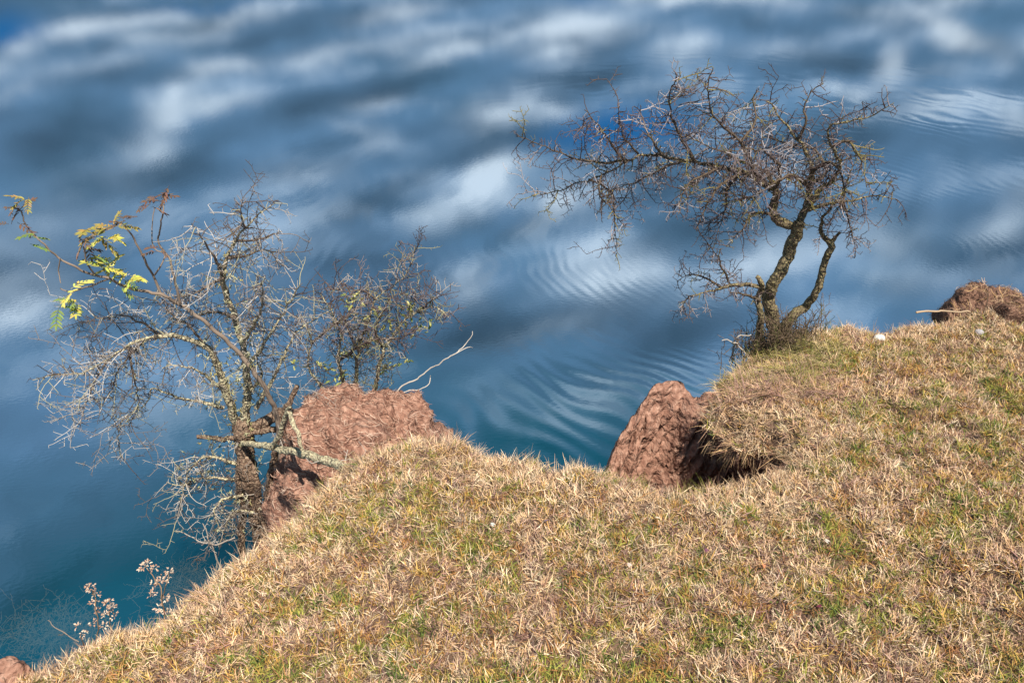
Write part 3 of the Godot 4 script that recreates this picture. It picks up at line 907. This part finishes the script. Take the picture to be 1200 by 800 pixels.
func bush() -> void:
	var z := -2.85
	var base := survey(420, 500, z)
	var t := thing("thorn_bush", "low tangled thorn bush growing behind the top of the clay mound", "bush", base)
	var limbs := [
		[z, z + .1, [[404, 500, 5], [402, 452, 4.5], [396, 420, 3.6], [400, 391, 2.8], [386, 361, 2], [374, 344, 1]]],
		[z, z - .1, [[418, 500, 5], [416, 450, 4.5], [420, 411, 3.6], [430, 381, 2.8], [441, 351, 2.3], [460, 336, 1.9], [480, 315, 1.4], [486, 288, .9]]],
		[z, z + .1, [[438, 500, 5], [440, 450, 4.5], [450, 411, 3.4], [470, 381, 2.6], [490, 366, 2], [510, 360, 1.5], [527, 372, .9]]],
		[z, z, [[396, 505, 4.5], [384, 465, 4], [362, 430, 3], [365, 401, 2.4], [356, 380, 1.7], [339, 369, .9]]],
		[z, z + .15, [[398, 422, 3], [430, 401, 2.4], [468, 395, 1.8], [492, 384, 1]]],
		[z, z - .15, [[420, 411, 2.8], [405, 380, 2.2], [412, 355, 1.6], [402, 328, .9]]],
		[z, z + .05, [[450, 411, 2.6], [440, 385, 2.2], [452, 360, 1.7], [465, 345, 1], [495, 335, .9]]],
		[z, z + .1, [[490, 366, 1.8], [508, 350, 1.5], [522, 345, 1]]],
		[z, z + .2, [[365, 402, 2.2], [385, 385, 1.8], [405, 372, 1.3], [425, 368, .9]]],
		[z, z + .1, [[441, 351, 2], [425, 340, 1.6], [410, 342, 1.2], [385, 338, .8]]],
	]
	var style := {seg = 0.021, wander = 0.30, lift = 0.01, fork = 0.36, spur = 0.5, thin = 0.0016, spacing = 0.019, lmin = 0.04, lmax = 0.20, r = 0.0028, level = 2, from = 0.15, pull = Vector3(0, 0.1, 0), limb = Color(0.13, 0.10, 0.085), cols = [Color(0.075, 0.055, 0.055), Color(0.12, 0.09, 0.085), Color(0.20, 0.16, 0.15), Color(0.36, 0.32, 0.29), Color(0.10, 0.07, 0.06), Color(0.25, 0.24, 0.14)]}
	make_tree(t, [], limbs, 0.0042, mats.lichen_bark, style)
	small_leaves(t, [[408, 348, 10], [450, 378, 10], [482, 362, 12], [476, 372, 8], [430, 408, 9], [492, 386, 8], [440, 372, 8], [380, 430, 10], [405, 415, 8], [345, 428, 6], [415, 352, 8], [462, 382, 10], [470, 360, 8], [500, 378, 8], [436, 395, 8], [395, 440, 9], [455, 430, 8], [474, 425, 8]], z, [Color(0.33, 0.35, 0.10), Color(0.46, 0.45, 0.17), Color(0.20, 0.25, 0.07)], 0.05)

func stick(called: String, label: String, category: String, runs: Array, z0: float, z1: float, mm: float, col: Color, group := "", fork := 0.0) -> Node3D:
	var b: Vector3 = survey(runs[0][0][0], runs[0][0][1], z0)
	var t := thing(called, label, category, b, group)
	for k in runs.size():
		var s := Shape.new()
		var path := limb_path(runs[k], z0, z1, mm * 0.6)
		tube(s, path[0], path[1], 6, col, 0.1)
		if fork > 0.0:
			twigs_along(s, path, 0.3, fork, 0.03, 0.10, 0.0022, 1, {seg = 0.02, wander = 0.3, lift = 0.0, fork = 0.2, spur = 0.1, thin = 0.0012}, [col])
		put("stem" if k == 0 else "side_twig", as_mesh(shift(s, b)), mats.twig, t)
	return t

func seed_plant(runs: Array, heads: Array, z: float, label: String) -> void:
	var b := survey(runs[0][0][0], runs[0][0][1], z)
	var t := thing("dried_flower_plant", label, "plant", b, "dried flower stalks on the bank edge")
	for r in runs:
		var s := Shape.new()
		var path := limb_path(r, z, z, 0.0019)
		tube(s, path[0], path[1], 5, Color(0.30, 0.20, 0.13), 0.1)
		put("stalk", as_mesh(shift(s, b)), mats.twig, t)
	for h in heads:
		var s2 := Shape.new()
		var c := survey(h[0], h[1], z + rng.randf_range(-0.02, 0.02))
		for k in int(h[2]) * 2:
			var d := Vector3(rng.randf_range(-1, 1), rng.randf_range(-0.4, 1), rng.randf_range(-1, 1)).normalized()
			var p := c + d * rng.randf_range(0.004, 0.016)
			var col: Color = [Color(0.62, 0.47, 0.38), Color(0.72, 0.60, 0.50), Color(0.45, 0.27, 0.19)][rng.randi() % 3]
			for j in 3: leaflet(s2, p, (d + Vector3(rng.randf_range(-1, 1), rng.randf_range(-1, 1), rng.randf_range(-1, 1)) * 0.6).normalized(), rng.randf_range(0.007, 0.013), col)
		put("seed_head", as_mesh(shift(s2, b)), mats.leaf, t)

func stone(label: String, u: float, v: float, z: float, size: Vector3, col: Color, sd: int, sink := 0.35) -> void:
	var c := survey(u, v, z)
	c.y = sward_y(c.x, c.z) + size.y * (1.0 - sink)
	var s := lump_shape(Vector3.ZERO, size.x, size.y, size.z, 2.2, size.x * 0.35, sd)
	var m: StandardMaterial3D = mats.stone.duplicate()
	m.albedo_color = col.linear_to_srgb()
	var o := put("stone", as_mesh(s), m, self, c)
	o.set_meta("label", label)
	o.set_meta("category", "stone")

func fallen_leaf(label: String, x: float, z: float, l: float, col: Color) -> void:
	var s := Shape.new()
	for k in 2: leaflet(s, Vector3(0, 0.003 * k, 0), Vector3(1, 0.1, 0).rotated(Vector3.UP, 0.45 * k), l, col)
	var o := put("fallen_leaf", as_mesh(s), mats.leaf, self, Vector3(x, sward_y(x, z) + 0.035, z))
	o.rotation.y = rng.randf() * TAU
	o.set_meta("label", label)
	o.set_meta("category", "leaf")

func on_sward(u: float, v: float) -> Vector3:   # where a traced point meets the sward
	var lo := -0.5
	var hi := -4.5
	for k in 30:
		var m := (lo + hi) * 0.5
		var p := survey(u, v, m)
		if p.y > top_y(p.x, p.z): lo = m
		else: hi = m
	return survey(u, v, lo)

func _ready() -> void:
	rng.seed = 20240611
	var cam := Camera3D.new()
	cam.name = "camera"
	cam.position = Vector3(0, EYE * SC, 0)
	cam.rotation_degrees = Vector3(PITCH, 0, 0)
	cam.fov = FOV
	cam.near = 0.05
	cam.far = 1500.0
	add_child(cam)
	var env := Environment.new()
	env.background_mode = Environment.BG_SKY
	env.tonemap_mode = Environment.TONE_MAPPER_LINEAR
	env.tonemap_exposure = 1.5
	env.background_energy_multiplier = 0.92
	var sky := Sky.new()
	var pan := PanoramaSkyMaterial.new()
	pan.panorama = ImageTexture.create_from_image(make_sky())
	sky.sky_material = pan
	env.sky = sky
	env.sdfgi_enabled = true
	env.ssao_enabled = true
	env.ssil_enabled = true
	var we := WorldEnvironment.new()
	we.environment = env
	we.name = "environment"
	add_child(we)
	var sun := DirectionalLight3D.new()
	sun.name = "sun"
	sun.light_color = Color(1.0, 0.95, 0.87)
	sun.light_energy = 1.6
	sun.light_angular_distance = 0.5
	sun.shadow_enabled = true
	add_child(sun)
	sun.look_at_from_position(Vector3(0.26, 1.0, 0.44), Vector3.ZERO)

	hollow_noise = noise(0.02, 3, FastNoiseLite.TYPE_SIMPLEX_SMOOTH, 3)
	make_materials()
	measure_edge()
	print("edge measured ", Time.get_ticks_msec())

	# the setting
	var bed := PackedVector3Array()
	for r in 26:
		for c in 26: bed.append(Vector3(lerpf(-60, 60, c / 25.0), -1.3 + 0.06 * sin(c * 2.1 + r), lerpf(-90, 8, r / 25.0)))
	ground("lake_bed", as_mesh(sheet(bed, 26)), mats.mud, "dark muddy bed under the lake water")
	ground("water", water_sheet(), mats.water, "calm blue lake mirroring a cloudy sky with ring ripples")
	ground("bank", bank_top(), mats.soil, "earth of the grassy lake bank")
	ground("clay_cliff", as_mesh(cliff(1, 22)), mats.clay, "red clay face dropping from the turf edge to the water")
	var hollow := cliff(22, 31)
	var face := ground("earth_face", as_mesh(hollow), mats.clay, "red earth under the overhanging turf beside the right tree")
	thatch("root_fibres", face, hollow, 5000, 0.04, 0.14, 0.025, [Color(0.40, 0.235, 0.18), Color(0.52, 0.34, 0.27), Color(0.29, 0.15, 0.115), Color(0.60, 0.44, 0.33)], Vector3(0, -1.5, 0), func(pp, _n): return pp.y > 1.0, 0.008)
	ground("clay_cliff", as_mesh(cliff(31, edge.size() - 3)), mats.clay, "earth face dropping to the water at the far right")
	build_clay()
	print("ground ", Time.get_ticks_msec())

	right_tree()
	left_tree()
	sapling()
	bush()
	print("trees ", Time.get_ticks_msec())
	lay_sward()
	print("sward ", Time.get_ticks_msec())
	details()
	print("done ", Time.get_ticks_msec())

func make_materials() -> void:
	var fine := noise(0.03, 51, FastNoiseLite.TYPE_SIMPLEX_SMOOTH, 5)
	var cell := noise(0.05, 52, FastNoiseLite.TYPE_CELLULAR, 3)
	var h := noise_tex(noise(0.02, 53, FastNoiseLite.TYPE_SIMPLEX_SMOOTH, 6), 512)
	mats.soil = rough(Color.WHITE, noise_tex(fine, 512, [[0.0, 0.07, 0.045, 0.034], [0.5, 0.14, 0.09, 0.065], [1.0, 0.27, 0.18, 0.125]]), 0.5, h, 2.0)
	mats.clay = rough(Color.WHITE, noise_tex(noise(0.014, 54, FastNoiseLite.TYPE_SIMPLEX_SMOOTH, 6), 1024, [[0.0, 0.12, 0.06, 0.046], [0.35, 0.235, 0.125, 0.095], [0.6, 0.33, 0.19, 0.145], [1.0, 0.60, 0.42, 0.345]]), 0.6, h, 3.0)
	mats.clod = rough(Color.WHITE, noise_tex(noise(0.03, 59, FastNoiseLite.TYPE_SIMPLEX_SMOOTH, 5), 512, [[0.0, 0.10, 0.055, 0.042], [0.5, 0.20, 0.115, 0.085], [1.0, 0.36, 0.23, 0.175]]), 0.4, h, 3.0)
	mats.mud = rough(Color(0.03, 0.06, 0.065).linear_to_srgb(), null, 1.0)
	mats.bark = rough(Color.WHITE, noise_tex(noise(0.045, 55, FastNoiseLite.TYPE_SIMPLEX_SMOOTH, 4), 512, [[0.0, 0.04, 0.03, 0.022], [0.42, 0.11, 0.085, 0.065], [0.58, 0.19, 0.16, 0.10], [0.70, 0.32, 0.28, 0.13], [1.0, 0.42, 0.38, 0.24]]), 0.35, h, 2.0)
	mats.lichen_bark = rough(Color.WHITE, noise_tex(noise(0.04, 56, FastNoiseLite.TYPE_SIMPLEX_SMOOTH, 4), 512, [[0.0, 0.06, 0.045, 0.038], [0.34, 0.17, 0.12, 0.095], [0.46, 0.34, 0.28, 0.21], [0.58, 0.54, 0.52, 0.34], [1.0, 0.72, 0.69, 0.54]]), 0.3, h, 2.0)
	mats.root_bark = rough(Color.WHITE, noise_tex(noise(0.035, 60, FastNoiseLite.TYPE_SIMPLEX_SMOOTH, 5), 512, [[0.0, 0.05, 0.035, 0.028], [0.4, 0.13, 0.085, 0.065], [0.6, 0.24, 0.165, 0.125], [0.74, 0.38, 0.30, 0.22], [1.0, 0.52, 0.47, 0.36]]), 0.3, h, 2.0)
	mats.stone = rough(Color.WHITE, noise_tex(noise(0.03, 57), 256, [[0.0, 0.55, 0.55, 0.55], [1.0, 1.0, 1.0, 1.0]]), 0.2, h, 0.6)
	var twig := StandardMaterial3D.new()
	twig.vertex_color_use_as_albedo = true
	twig.roughness = 0.8
	twig.metallic_specular = 0.3
	mats.twig = twig
	var grass := StandardMaterial3D.new()
	grass.vertex_color_use_as_albedo = true
	grass.roughness = 0.75
	grass.metallic_specular = 0.3
	grass.backlight_enabled = true
	grass.backlight = Color(0.35, 0.32, 0.22)
	mats.grass = grass
	var strand := StandardMaterial3D.new()
	strand.vertex_color_use_as_albedo = true
	strand.roughness = 0.85
	strand.metallic_specular = 0.2
	mats.strand = strand
	var leaf := StandardMaterial3D.new()
	leaf.vertex_color_use_as_albedo = true
	leaf.roughness = 0.55
	leaf.backlight_enabled = true
	leaf.backlight = Color(0.6, 0.6, 0.4)
	mats.leaf = leaf
	var water := StandardMaterial3D.new()
	water.albedo_color = Color(0.92, 0.96, 0.98, 0.72)
	var plain := Image.create(4, 4, false, Image.FORMAT_RGBA8)
	plain.fill(Color.WHITE)
	water.albedo_texture = ImageTexture.create_from_image(plain)
	water.transparency = BaseMaterial3D.TRANSPARENCY_ALPHA
	water.metallic = 1.0
	water.metallic_specular = 0.5
	water.roughness = 0.02
	water.normal_enabled = true
	water.normal_texture = noise_tex(noise(0.012, 58, FastNoiseLite.TYPE_SIMPLEX_SMOOTH, 4), 1024, null, 6.0)
	water.normal_scale = 0.028
	water.uv1_scale = Vector3(0.8, 1.9, 1)
	mats.water = water

func build_clay() -> void:
	crooked = 0.0
	# the rounded mound on the left, matted with fallen needles
	var mound_at := survey(405, 530, -2.42)
	mound_at.y = 0.35 * SC
	var s := lump_shape(mound_at + Vector3(0.0, 0, 0), 0.52, 1.085 * SC, 0.60, 2.9, 0.14, 68)
	var m := ground("clay_mound", as_mesh(s), mats.clay, "rounded red clay mound matted with dead needles at the left")
	var reds := [Color(0.24, 0.125, 0.10), Color(0.34, 0.20, 0.155), Color(0.46, 0.30, 0.24), Color(0.14, 0.07, 0.055), Color(0.60, 0.45, 0.37)]
	thatch("needle_litter", m, s, 40000, 0.025, 0.075, 0.05, reds, Vector3(0.9, -0.3, 0.2), func(p, n): return p.y > 0.4 and n.y > -0.2)
	thatch("root_fibres", m, s, 3500, 0.05, 0.13, 0.03, [Color(0.12, 0.075, 0.06), Color(0.20, 0.12, 0.095), Color(0.30, 0.20, 0.15)], Vector3(0.5, -0.8, 0.2), func(p, n): return p.x > mound_at.x + 0.22 and n.y > -0.3 and p.y > 0.9 and p.z < mound_at.z + 0.05, 0.012)
	var shoulder := lump_shape(mound_at + Vector3(0.34, 0, -0.02), 0.33, 1.03 * SC, 0.50, 2.6, 0.15, 69)
	var so := put("shoulder", as_mesh(shoulder), mats.clay, m)
	thatch("needle_litter", so, shoulder, 16000, 0.025, 0.075, 0.05, reds, Vector3(0.9, -0.5, 0.2), func(p, n): return p.y > 0.6 and n.y > -0.2)
	# the buttress across the notch: a ridge with a face towards the notch
	var ridge := [[640, 760, -1.95], [690, 640, -2.05], [712, 548, -2.15], [735, 496, -2.24], [756, 468, -2.30], [770, 450, -2.34], [799, 446, -2.37], [812, 463, -2.33], [832, 458, -2.31], [852, 462, -2.31], [876, 470, -2.34]]
	var pts := PackedVector3Array()
	var rad := PackedFloat32Array()
	for r in ridge:
		pts.append(survey(r[0], r[1], r[2]))
		rad.append(1.0)
	var line: PackedVector3Array = smooth(pts, rad, 0.02)[0]
	var rows := 70
	var p := PackedVector3Array()
	var n1 := noise(3.0, 62, FastNoiseLite.TYPE_SIMPLEX_SMOOTH, 4)
	var n2 := noise(8.0, 63, FastNoiseLite.TYPE_SIMPLEX_SMOOTH, 4)
	for r in rows:
		var t := float(r) / (rows - 1)
		for q in line:
			var side := -1.0 if t < 0.35 else 1.0
			var k := absf(t - 0.35) / (0.35 if t < 0.35 else 0.65)
			var drop := (q.y + 0.4) * k * k * 0.5 + (q.y + 0.4) * k * 0.5
			var out := (0.05 * sqrt(k) + 0.42 * k) * side
			var w := Vector3(q.x - 0.22 * k * (1.0 if side > 0.0 else 0.3), q.y - drop, q.z + out)
			# grooves run down the face, slanting
			var g := n2.get_noise_3d((w.x - w.y * 0.45) * 2.6, w.y * 0.35, w.z)
			w.z += side * (n1.get_noise_3dv(w) * 0.08 + g * 0.08) * minf(1.0, k * 8.0)
			w.y += n2.get_noise_3d(w.x * 2.0, 7.0, w.z) * 0.05 * (1.0 - k)
			p.append(w)
	var s2 := sheet(p, line.size())
	var b := ground("clay_buttress", as_mesh(s2), mats.clay, "ridged red clay slab leaning out below the right tree")
	thatch("root_fibres", b, s2, 6000, 0.02, 0.06, 0.03, [Color(0.55, 0.38, 0.30), Color(0.30, 0.17, 0.13), Color(0.20, 0.11, 0.09)], Vector3(-0.5, -1, 0), func(pp, n): return pp.y > 0.6 and n.z > -0.2)
	var heap := lump_shape(on_sward(12, 792) + Vector3(-0.02, -0.05, 0), 0.10, 0.09, 0.08, 2.2, 0.05, 64)
	ground("clay_clod", as_mesh(heap), mats.clay, "small pale pink clay clod in the lower left corner")
	# the dark clods at the far right edge
	for c in [[1152, 372, -2.98, 0.29, 0.20, 0.18, 71, "reddish brown earth clod capped with dry grass at the right edge"], [1200, 382, -2.82, 0.20, 0.19, 0.15, 72, "smaller reddish brown earth clod cut off by the right frame"]]:
		var at := survey(c[0], c[1], c[2])
		var s3 := lump_shape(at, c[3], c[4], c[5], 2.2, 0.09, c[6])
		var o := ground("earth_clod", as_mesh(s3), mats.clod, c[7])
		thatch("root_fibres", o, s3, 2600, 0.03, 0.09, 0.03, [Color(0.15, 0.085, 0.065), Color(0.23, 0.135, 0.10), Color(0.33, 0.21, 0.155), Color(0.09, 0.05, 0.04)], Vector3(0.3, -0.6, 0), func(pp, n): return n.y > -0.6)
		thatch("dry_grass", o, s3, 1500, 0.03, 0.09, 0.04, [Color(0.52, 0.38, 0.24), Color(0.40, 0.26, 0.12), Color(0.34, 0.22, 0.16)], Vector3(0.3, 0.4, 0), func(pp, n): return n.y > 0.62 and n.x > -0.5, 0.012)

func details() -> void:
	crooked = 0.012
	# tall weeds and long grass round the foot of the right tree
	var wc := survey(905, 402, -2.72)
	var w := thing("weed_clump", "dense clump of dark dead weed stems round the right tree's foot", "weeds", wc)
	var s := Shape.new()
	for k in 260:
		var p := survey(rng.randfn(905, 20), rng.randf_range(395, 425), -2.72 + rng.randf_range(-0.10, 0.12))
		p.y = maxf(sward_y(p.x, p.z), p.y - 0.06)
		grow(s, p, Vector3(rng.randf_range(-0.5, 0.5), 1, rng.randf_range(-0.3, 0.4)), rng.randf_range(0.06, 0.26), 0.0028, 1, {seg = 0.024, wander = 0.22, lift = 0.03, fork = 0.25, spur = 0.45, thin = 0.0014}, [Color(0.09, 0.065, 0.05), Color(0.14, 0.10, 0.07), Color(0.12, 0.125, 0.05), Color(0.20, 0.15, 0.11)][rng.randi() % 4])
	put("stems", as_mesh(shift(s, wc)), mats.twig, w).set_meta("kind", "stuff")
	var g := Node3D.new()
	g.name = "grass_tussock"
	add_child(g)
	g.position = survey(930, 425, -2.6)
	g.set_meta("label", "long olive and straw grass tussock spilling over the lip by the right tree")
	g.set_meta("category", "grass")
	var kinds := [tuft(10, 0.02, 0.10, 0.22, 0.003, 15.0, 60.0, true), tuft(10, 0.02, 0.08, 0.18, 0.003, 10.0, 70.0)]
	var places := [[], []]
	var tints := [PackedColorArray(), PackedColorArray()]
	for k in 520:
		var q := on_sward(rng.randf_range(845, 985), rng.randf_range(392, 470))
		if edge_distance(q.x, q.z) < -0.03: continue
		var h := rng.randi() % 2
		var px := pixel(q) + Vector2(rng.randfn(0, 14), rng.randfn(0, 10))
		var c: Color = [Color(0.52, 0.46, 0.16), Color(0.30, 0.32, 0.09), Color(0.62, 0.52, 0.28), Color(0.24, 0.21, 0.09)][rng.randi() % 4]
		if px.y < 412 and px.x < 950: c = [Color(0.13, 0.15, 0.06), Color(0.16, 0.13, 0.07), Color(0.22, 0.21, 0.08)][rng.randi() % 3]
		if px.y > 445: c = [STRAW[1], DULL[2], DULL[0]][rng.randi() % 3]
		places[h].append(Transform3D(basis_for(rng.randf_range(1.8, 3.4), Vector3(-0.3, 0, 0.1), rng.randf_range(0.5, 1.0)), Vector3(q.x, sward_y(q.x, q.z), q.z) - g.position))
		tints[h].append(c)
	for h in 2: scatter("grass_blades", kinds[h], mats.grass, g, places[h], tints[h])
	# hanging dead grass over the hollow
	var hang := Node3D.new()
	hang.name = "hanging_grass"
	add_child(hang)
	hang.set_meta("label", "dead grass hanging over the dark hollow in the bank")
	hang.set_meta("category", "grass")
	hang.set_meta("kind", "stuff")
	var hk := tuft(9, 0.02, 0.07, 0.20, 0.0026, 80.0, 140.0, true)
	var hp := []
	var hc := PackedColorArray()
	for k in range(21, 27):
		var a := edge[k + 2]
		var b := edge[k + 3]
		var along := (b - a).normalized()
		var out := Vector2(along.y, -along.x)
		for j in int(a.distance_to(b) / 0.007):
			var q := a.lerp(b, rng.randf()) - out * rng.randf_range(-0.03, 0.05)
			hp.append(Transform3D(basis_for(atan2(out.y, out.x) + rng.randf_range(-1.0, 1.0), Vector3.ZERO, rng.randf_range(0.3, 0.9)), Vector3(q.x, sward_y(q.x, q.y) - rng.randf_range(0.0, 0.08), q.y)))
			hc.append([STRAW[0], STRAW[1], DULL[0], DULL[2]][rng.randi() % 4])
	scatter("grass_blades", hk, mats.grass, hang, hp, hc)

	stick("dead_twig", "pale bare twig sticking out right of the clay mound", "twig", [[[438, 480, 1.8], [466, 457, 1.6], [500, 436, 1.4], [530, 416, 1.2], [545, 405, 1], [554, 389, .8]], [[530, 416, 1], [548, 407, .9], [553, 407, .7]], [[450, 468, 1.2], [480, 458, 1.1], [500, 452, 1], [505, 440, .8]]], -2.6, -2.7, 0.0052, Color(0.48, 0.44, 0.40))
	stick("dead_twig", "forked grey dead twig over the water below the stump", "twig", [[[258, 665, 2], [248, 640, 1.6], [238, 612, 1]], [[275, 630, 1.8], [250, 638, 1.6], [225, 630, 1.3], [207, 622, .9]]], -2.15, -2.2, 0.0046, Color(0.36, 0.31, 0.28))
	stick("dead_twig", "thin dark twig poking up at the lower left shore", "twig", [[[92, 752, 1.4], [75, 742, 1.2], [55, 727, .8]], [[75, 742, 1], [68, 745, .8]]], -1.34, -1.4, 0.003, Color(0.24, 0.19, 0.16))
	stick("dead_twig", "straight bare stick lying across the earth clod", "twig", [[[1074, 366, 2.2], [1100, 364, 2], [1138, 365, 1.6]]], -2.86, -2.84, 0.0053, Color(0.42, 0.32, 0.22))
	stick("dead_twig", "bent pale stalk hanging left of the right tree's foot", "twig", [[[884, 428, 1.3], [872, 412, 1.2], [860, 400, 1.1], [846, 399, .8]], [[860, 400, 1], [866, 394, .9], [880, 392, .7]]], -2.6, -2.6, 0.0052, Color(0.50, 0.44, 0.38))
	stick("dead_twig", "slender stem rising from the clod at the right", "twig", [[[1158, 392, 1.5], [1157, 370, 1.2], [1158, 340, .8]]], -2.86, -2.9, 0.0053, Color(0.20, 0.14, 0.10))
	seed_plant([[[112, 752, 1.4], [114, 722, 1.2], [107, 690, 1]]], [[106, 688, 10], [111, 697, 9], [109, 706, 9], [116, 716, 5], [108, 730, 6]], -1.36, "tall leftmost dried flower stalk with pale seed heads")
	seed_plant([[[132, 748, 1.3], [129, 730, 1.1], [126, 708, .9]]], [[126, 707, 12], [131, 712, 10], [124, 720, 7], [134, 722, 6], [122, 733, 6]], -1.37, "short dried flower stalk between the two tall ones")
	seed_plant([[[192, 728, 1.6], [190, 702, 1.3], [184, 682, 1.1], [172, 662, .9]], [[189, 700, 1.2], [194, 684, 1], [198, 672, .8]]], [[167, 665, 9], [172, 660, 9], [181, 666, 9], [199, 670, 9], [188, 680, 10], [181, 684, 9], [195, 677, 8], [178, 696, 8], [193, 700, 9], [186, 712, 10], [194, 716, 8]], -1.40, "branched dried flower plant with the most seed heads")
	seed_plant([[[97, 756, 1.1], [94, 742, .9]]], [[91, 734, 5], [97, 742, 6]], -1.34, "tiny dried flower stalk at the very edge of the lower left shore")
	stone("smooth white stone at the far edge beside the water", 1033, 389, -2.72, Vector3(0.034, 0.024, 0.03), Color(0.82, 0.80, 0.78), 81)
	stone("small grey stone in the grass in front of the earth clod", 1145, 398, -2.68, Vector3(0.026, 0.018, 0.024), Color(0.45, 0.43, 0.46), 82)
	for q in [[575, 620, "pale bluish dead leaf in the grass below the centre", Color(0.55, 0.57, 0.56)], [964, 639, "white curled leaf in the grass at the lower right", Color(0.60, 0.56, 0.50)], [734, 667, "pinkish dead leaf near the bottom centre", Color(0.68, 0.52, 0.47)], [960, 716, "dark crimson leaf in the grass at the lower right", Color(0.18, 0.03, 0.06)], [824, 650, "dull purple leaf in the grass right of centre", Color(0.22, 0.09, 0.14)], [643, 616, "small violet-grey leaf in the middle of the sward", Color(0.20, 0.14, 0.20)], [773, 615, "small cream leaf just below the notch in the bank", Color(0.70, 0.58, 0.48)], [893, 673, "rust-coloured leaf in the grass at the lower right", Color(0.50, 0.20, 0.10)]]:
		var p := on_sward(q[0], q[1])
		fallen_leaf(q[2], p.x, p.z, 0.024, q[3])
	# drowned weed under the shallow water at the lower left
	for e in [[55, 715, 60, 26, "pale drowned weed under the water at the lower left"], [215, 655, 34, 14, "faint drowned weed under the water by the dried flowers"]]:
		var c := survey(e[0], e[1], -2.6)
		var o := thing("water_weed", e[4], "weeds", Vector3(c.x, -0.5, c.z))
		var s4 := Shape.new()
		for k in 600:
			var d := survey(e[0] + rng.randfn(0, e[2] * 0.6), e[1] + rng.randfn(0, e[3] * 0.7), -2.5)
			var f := (d - Vector3(0, EYE * SC, 0))
			var q := Vector3(0, EYE * SC, 0) + f * ((-0.12 - EYE * SC) / f.y)
			q.y = rng.randf_range(-0.75, -0.4)
			grow(s4, q, Vector3(rng.randf_range(-1, 1), 0.3, rng.randf_range(-1, 1)), rng.randf_range(0.08, 0.25), 0.003, 1, {seg = 0.03, wander = 0.4, lift = 0.0, fork = 0.3, spur = 0.2, thin = 0.002}, Color(0.52, 0.46, 0.32))
		put("stems", as_mesh(shift(s4, o.position)), mats.twig, o).set_meta("kind", "stuff")
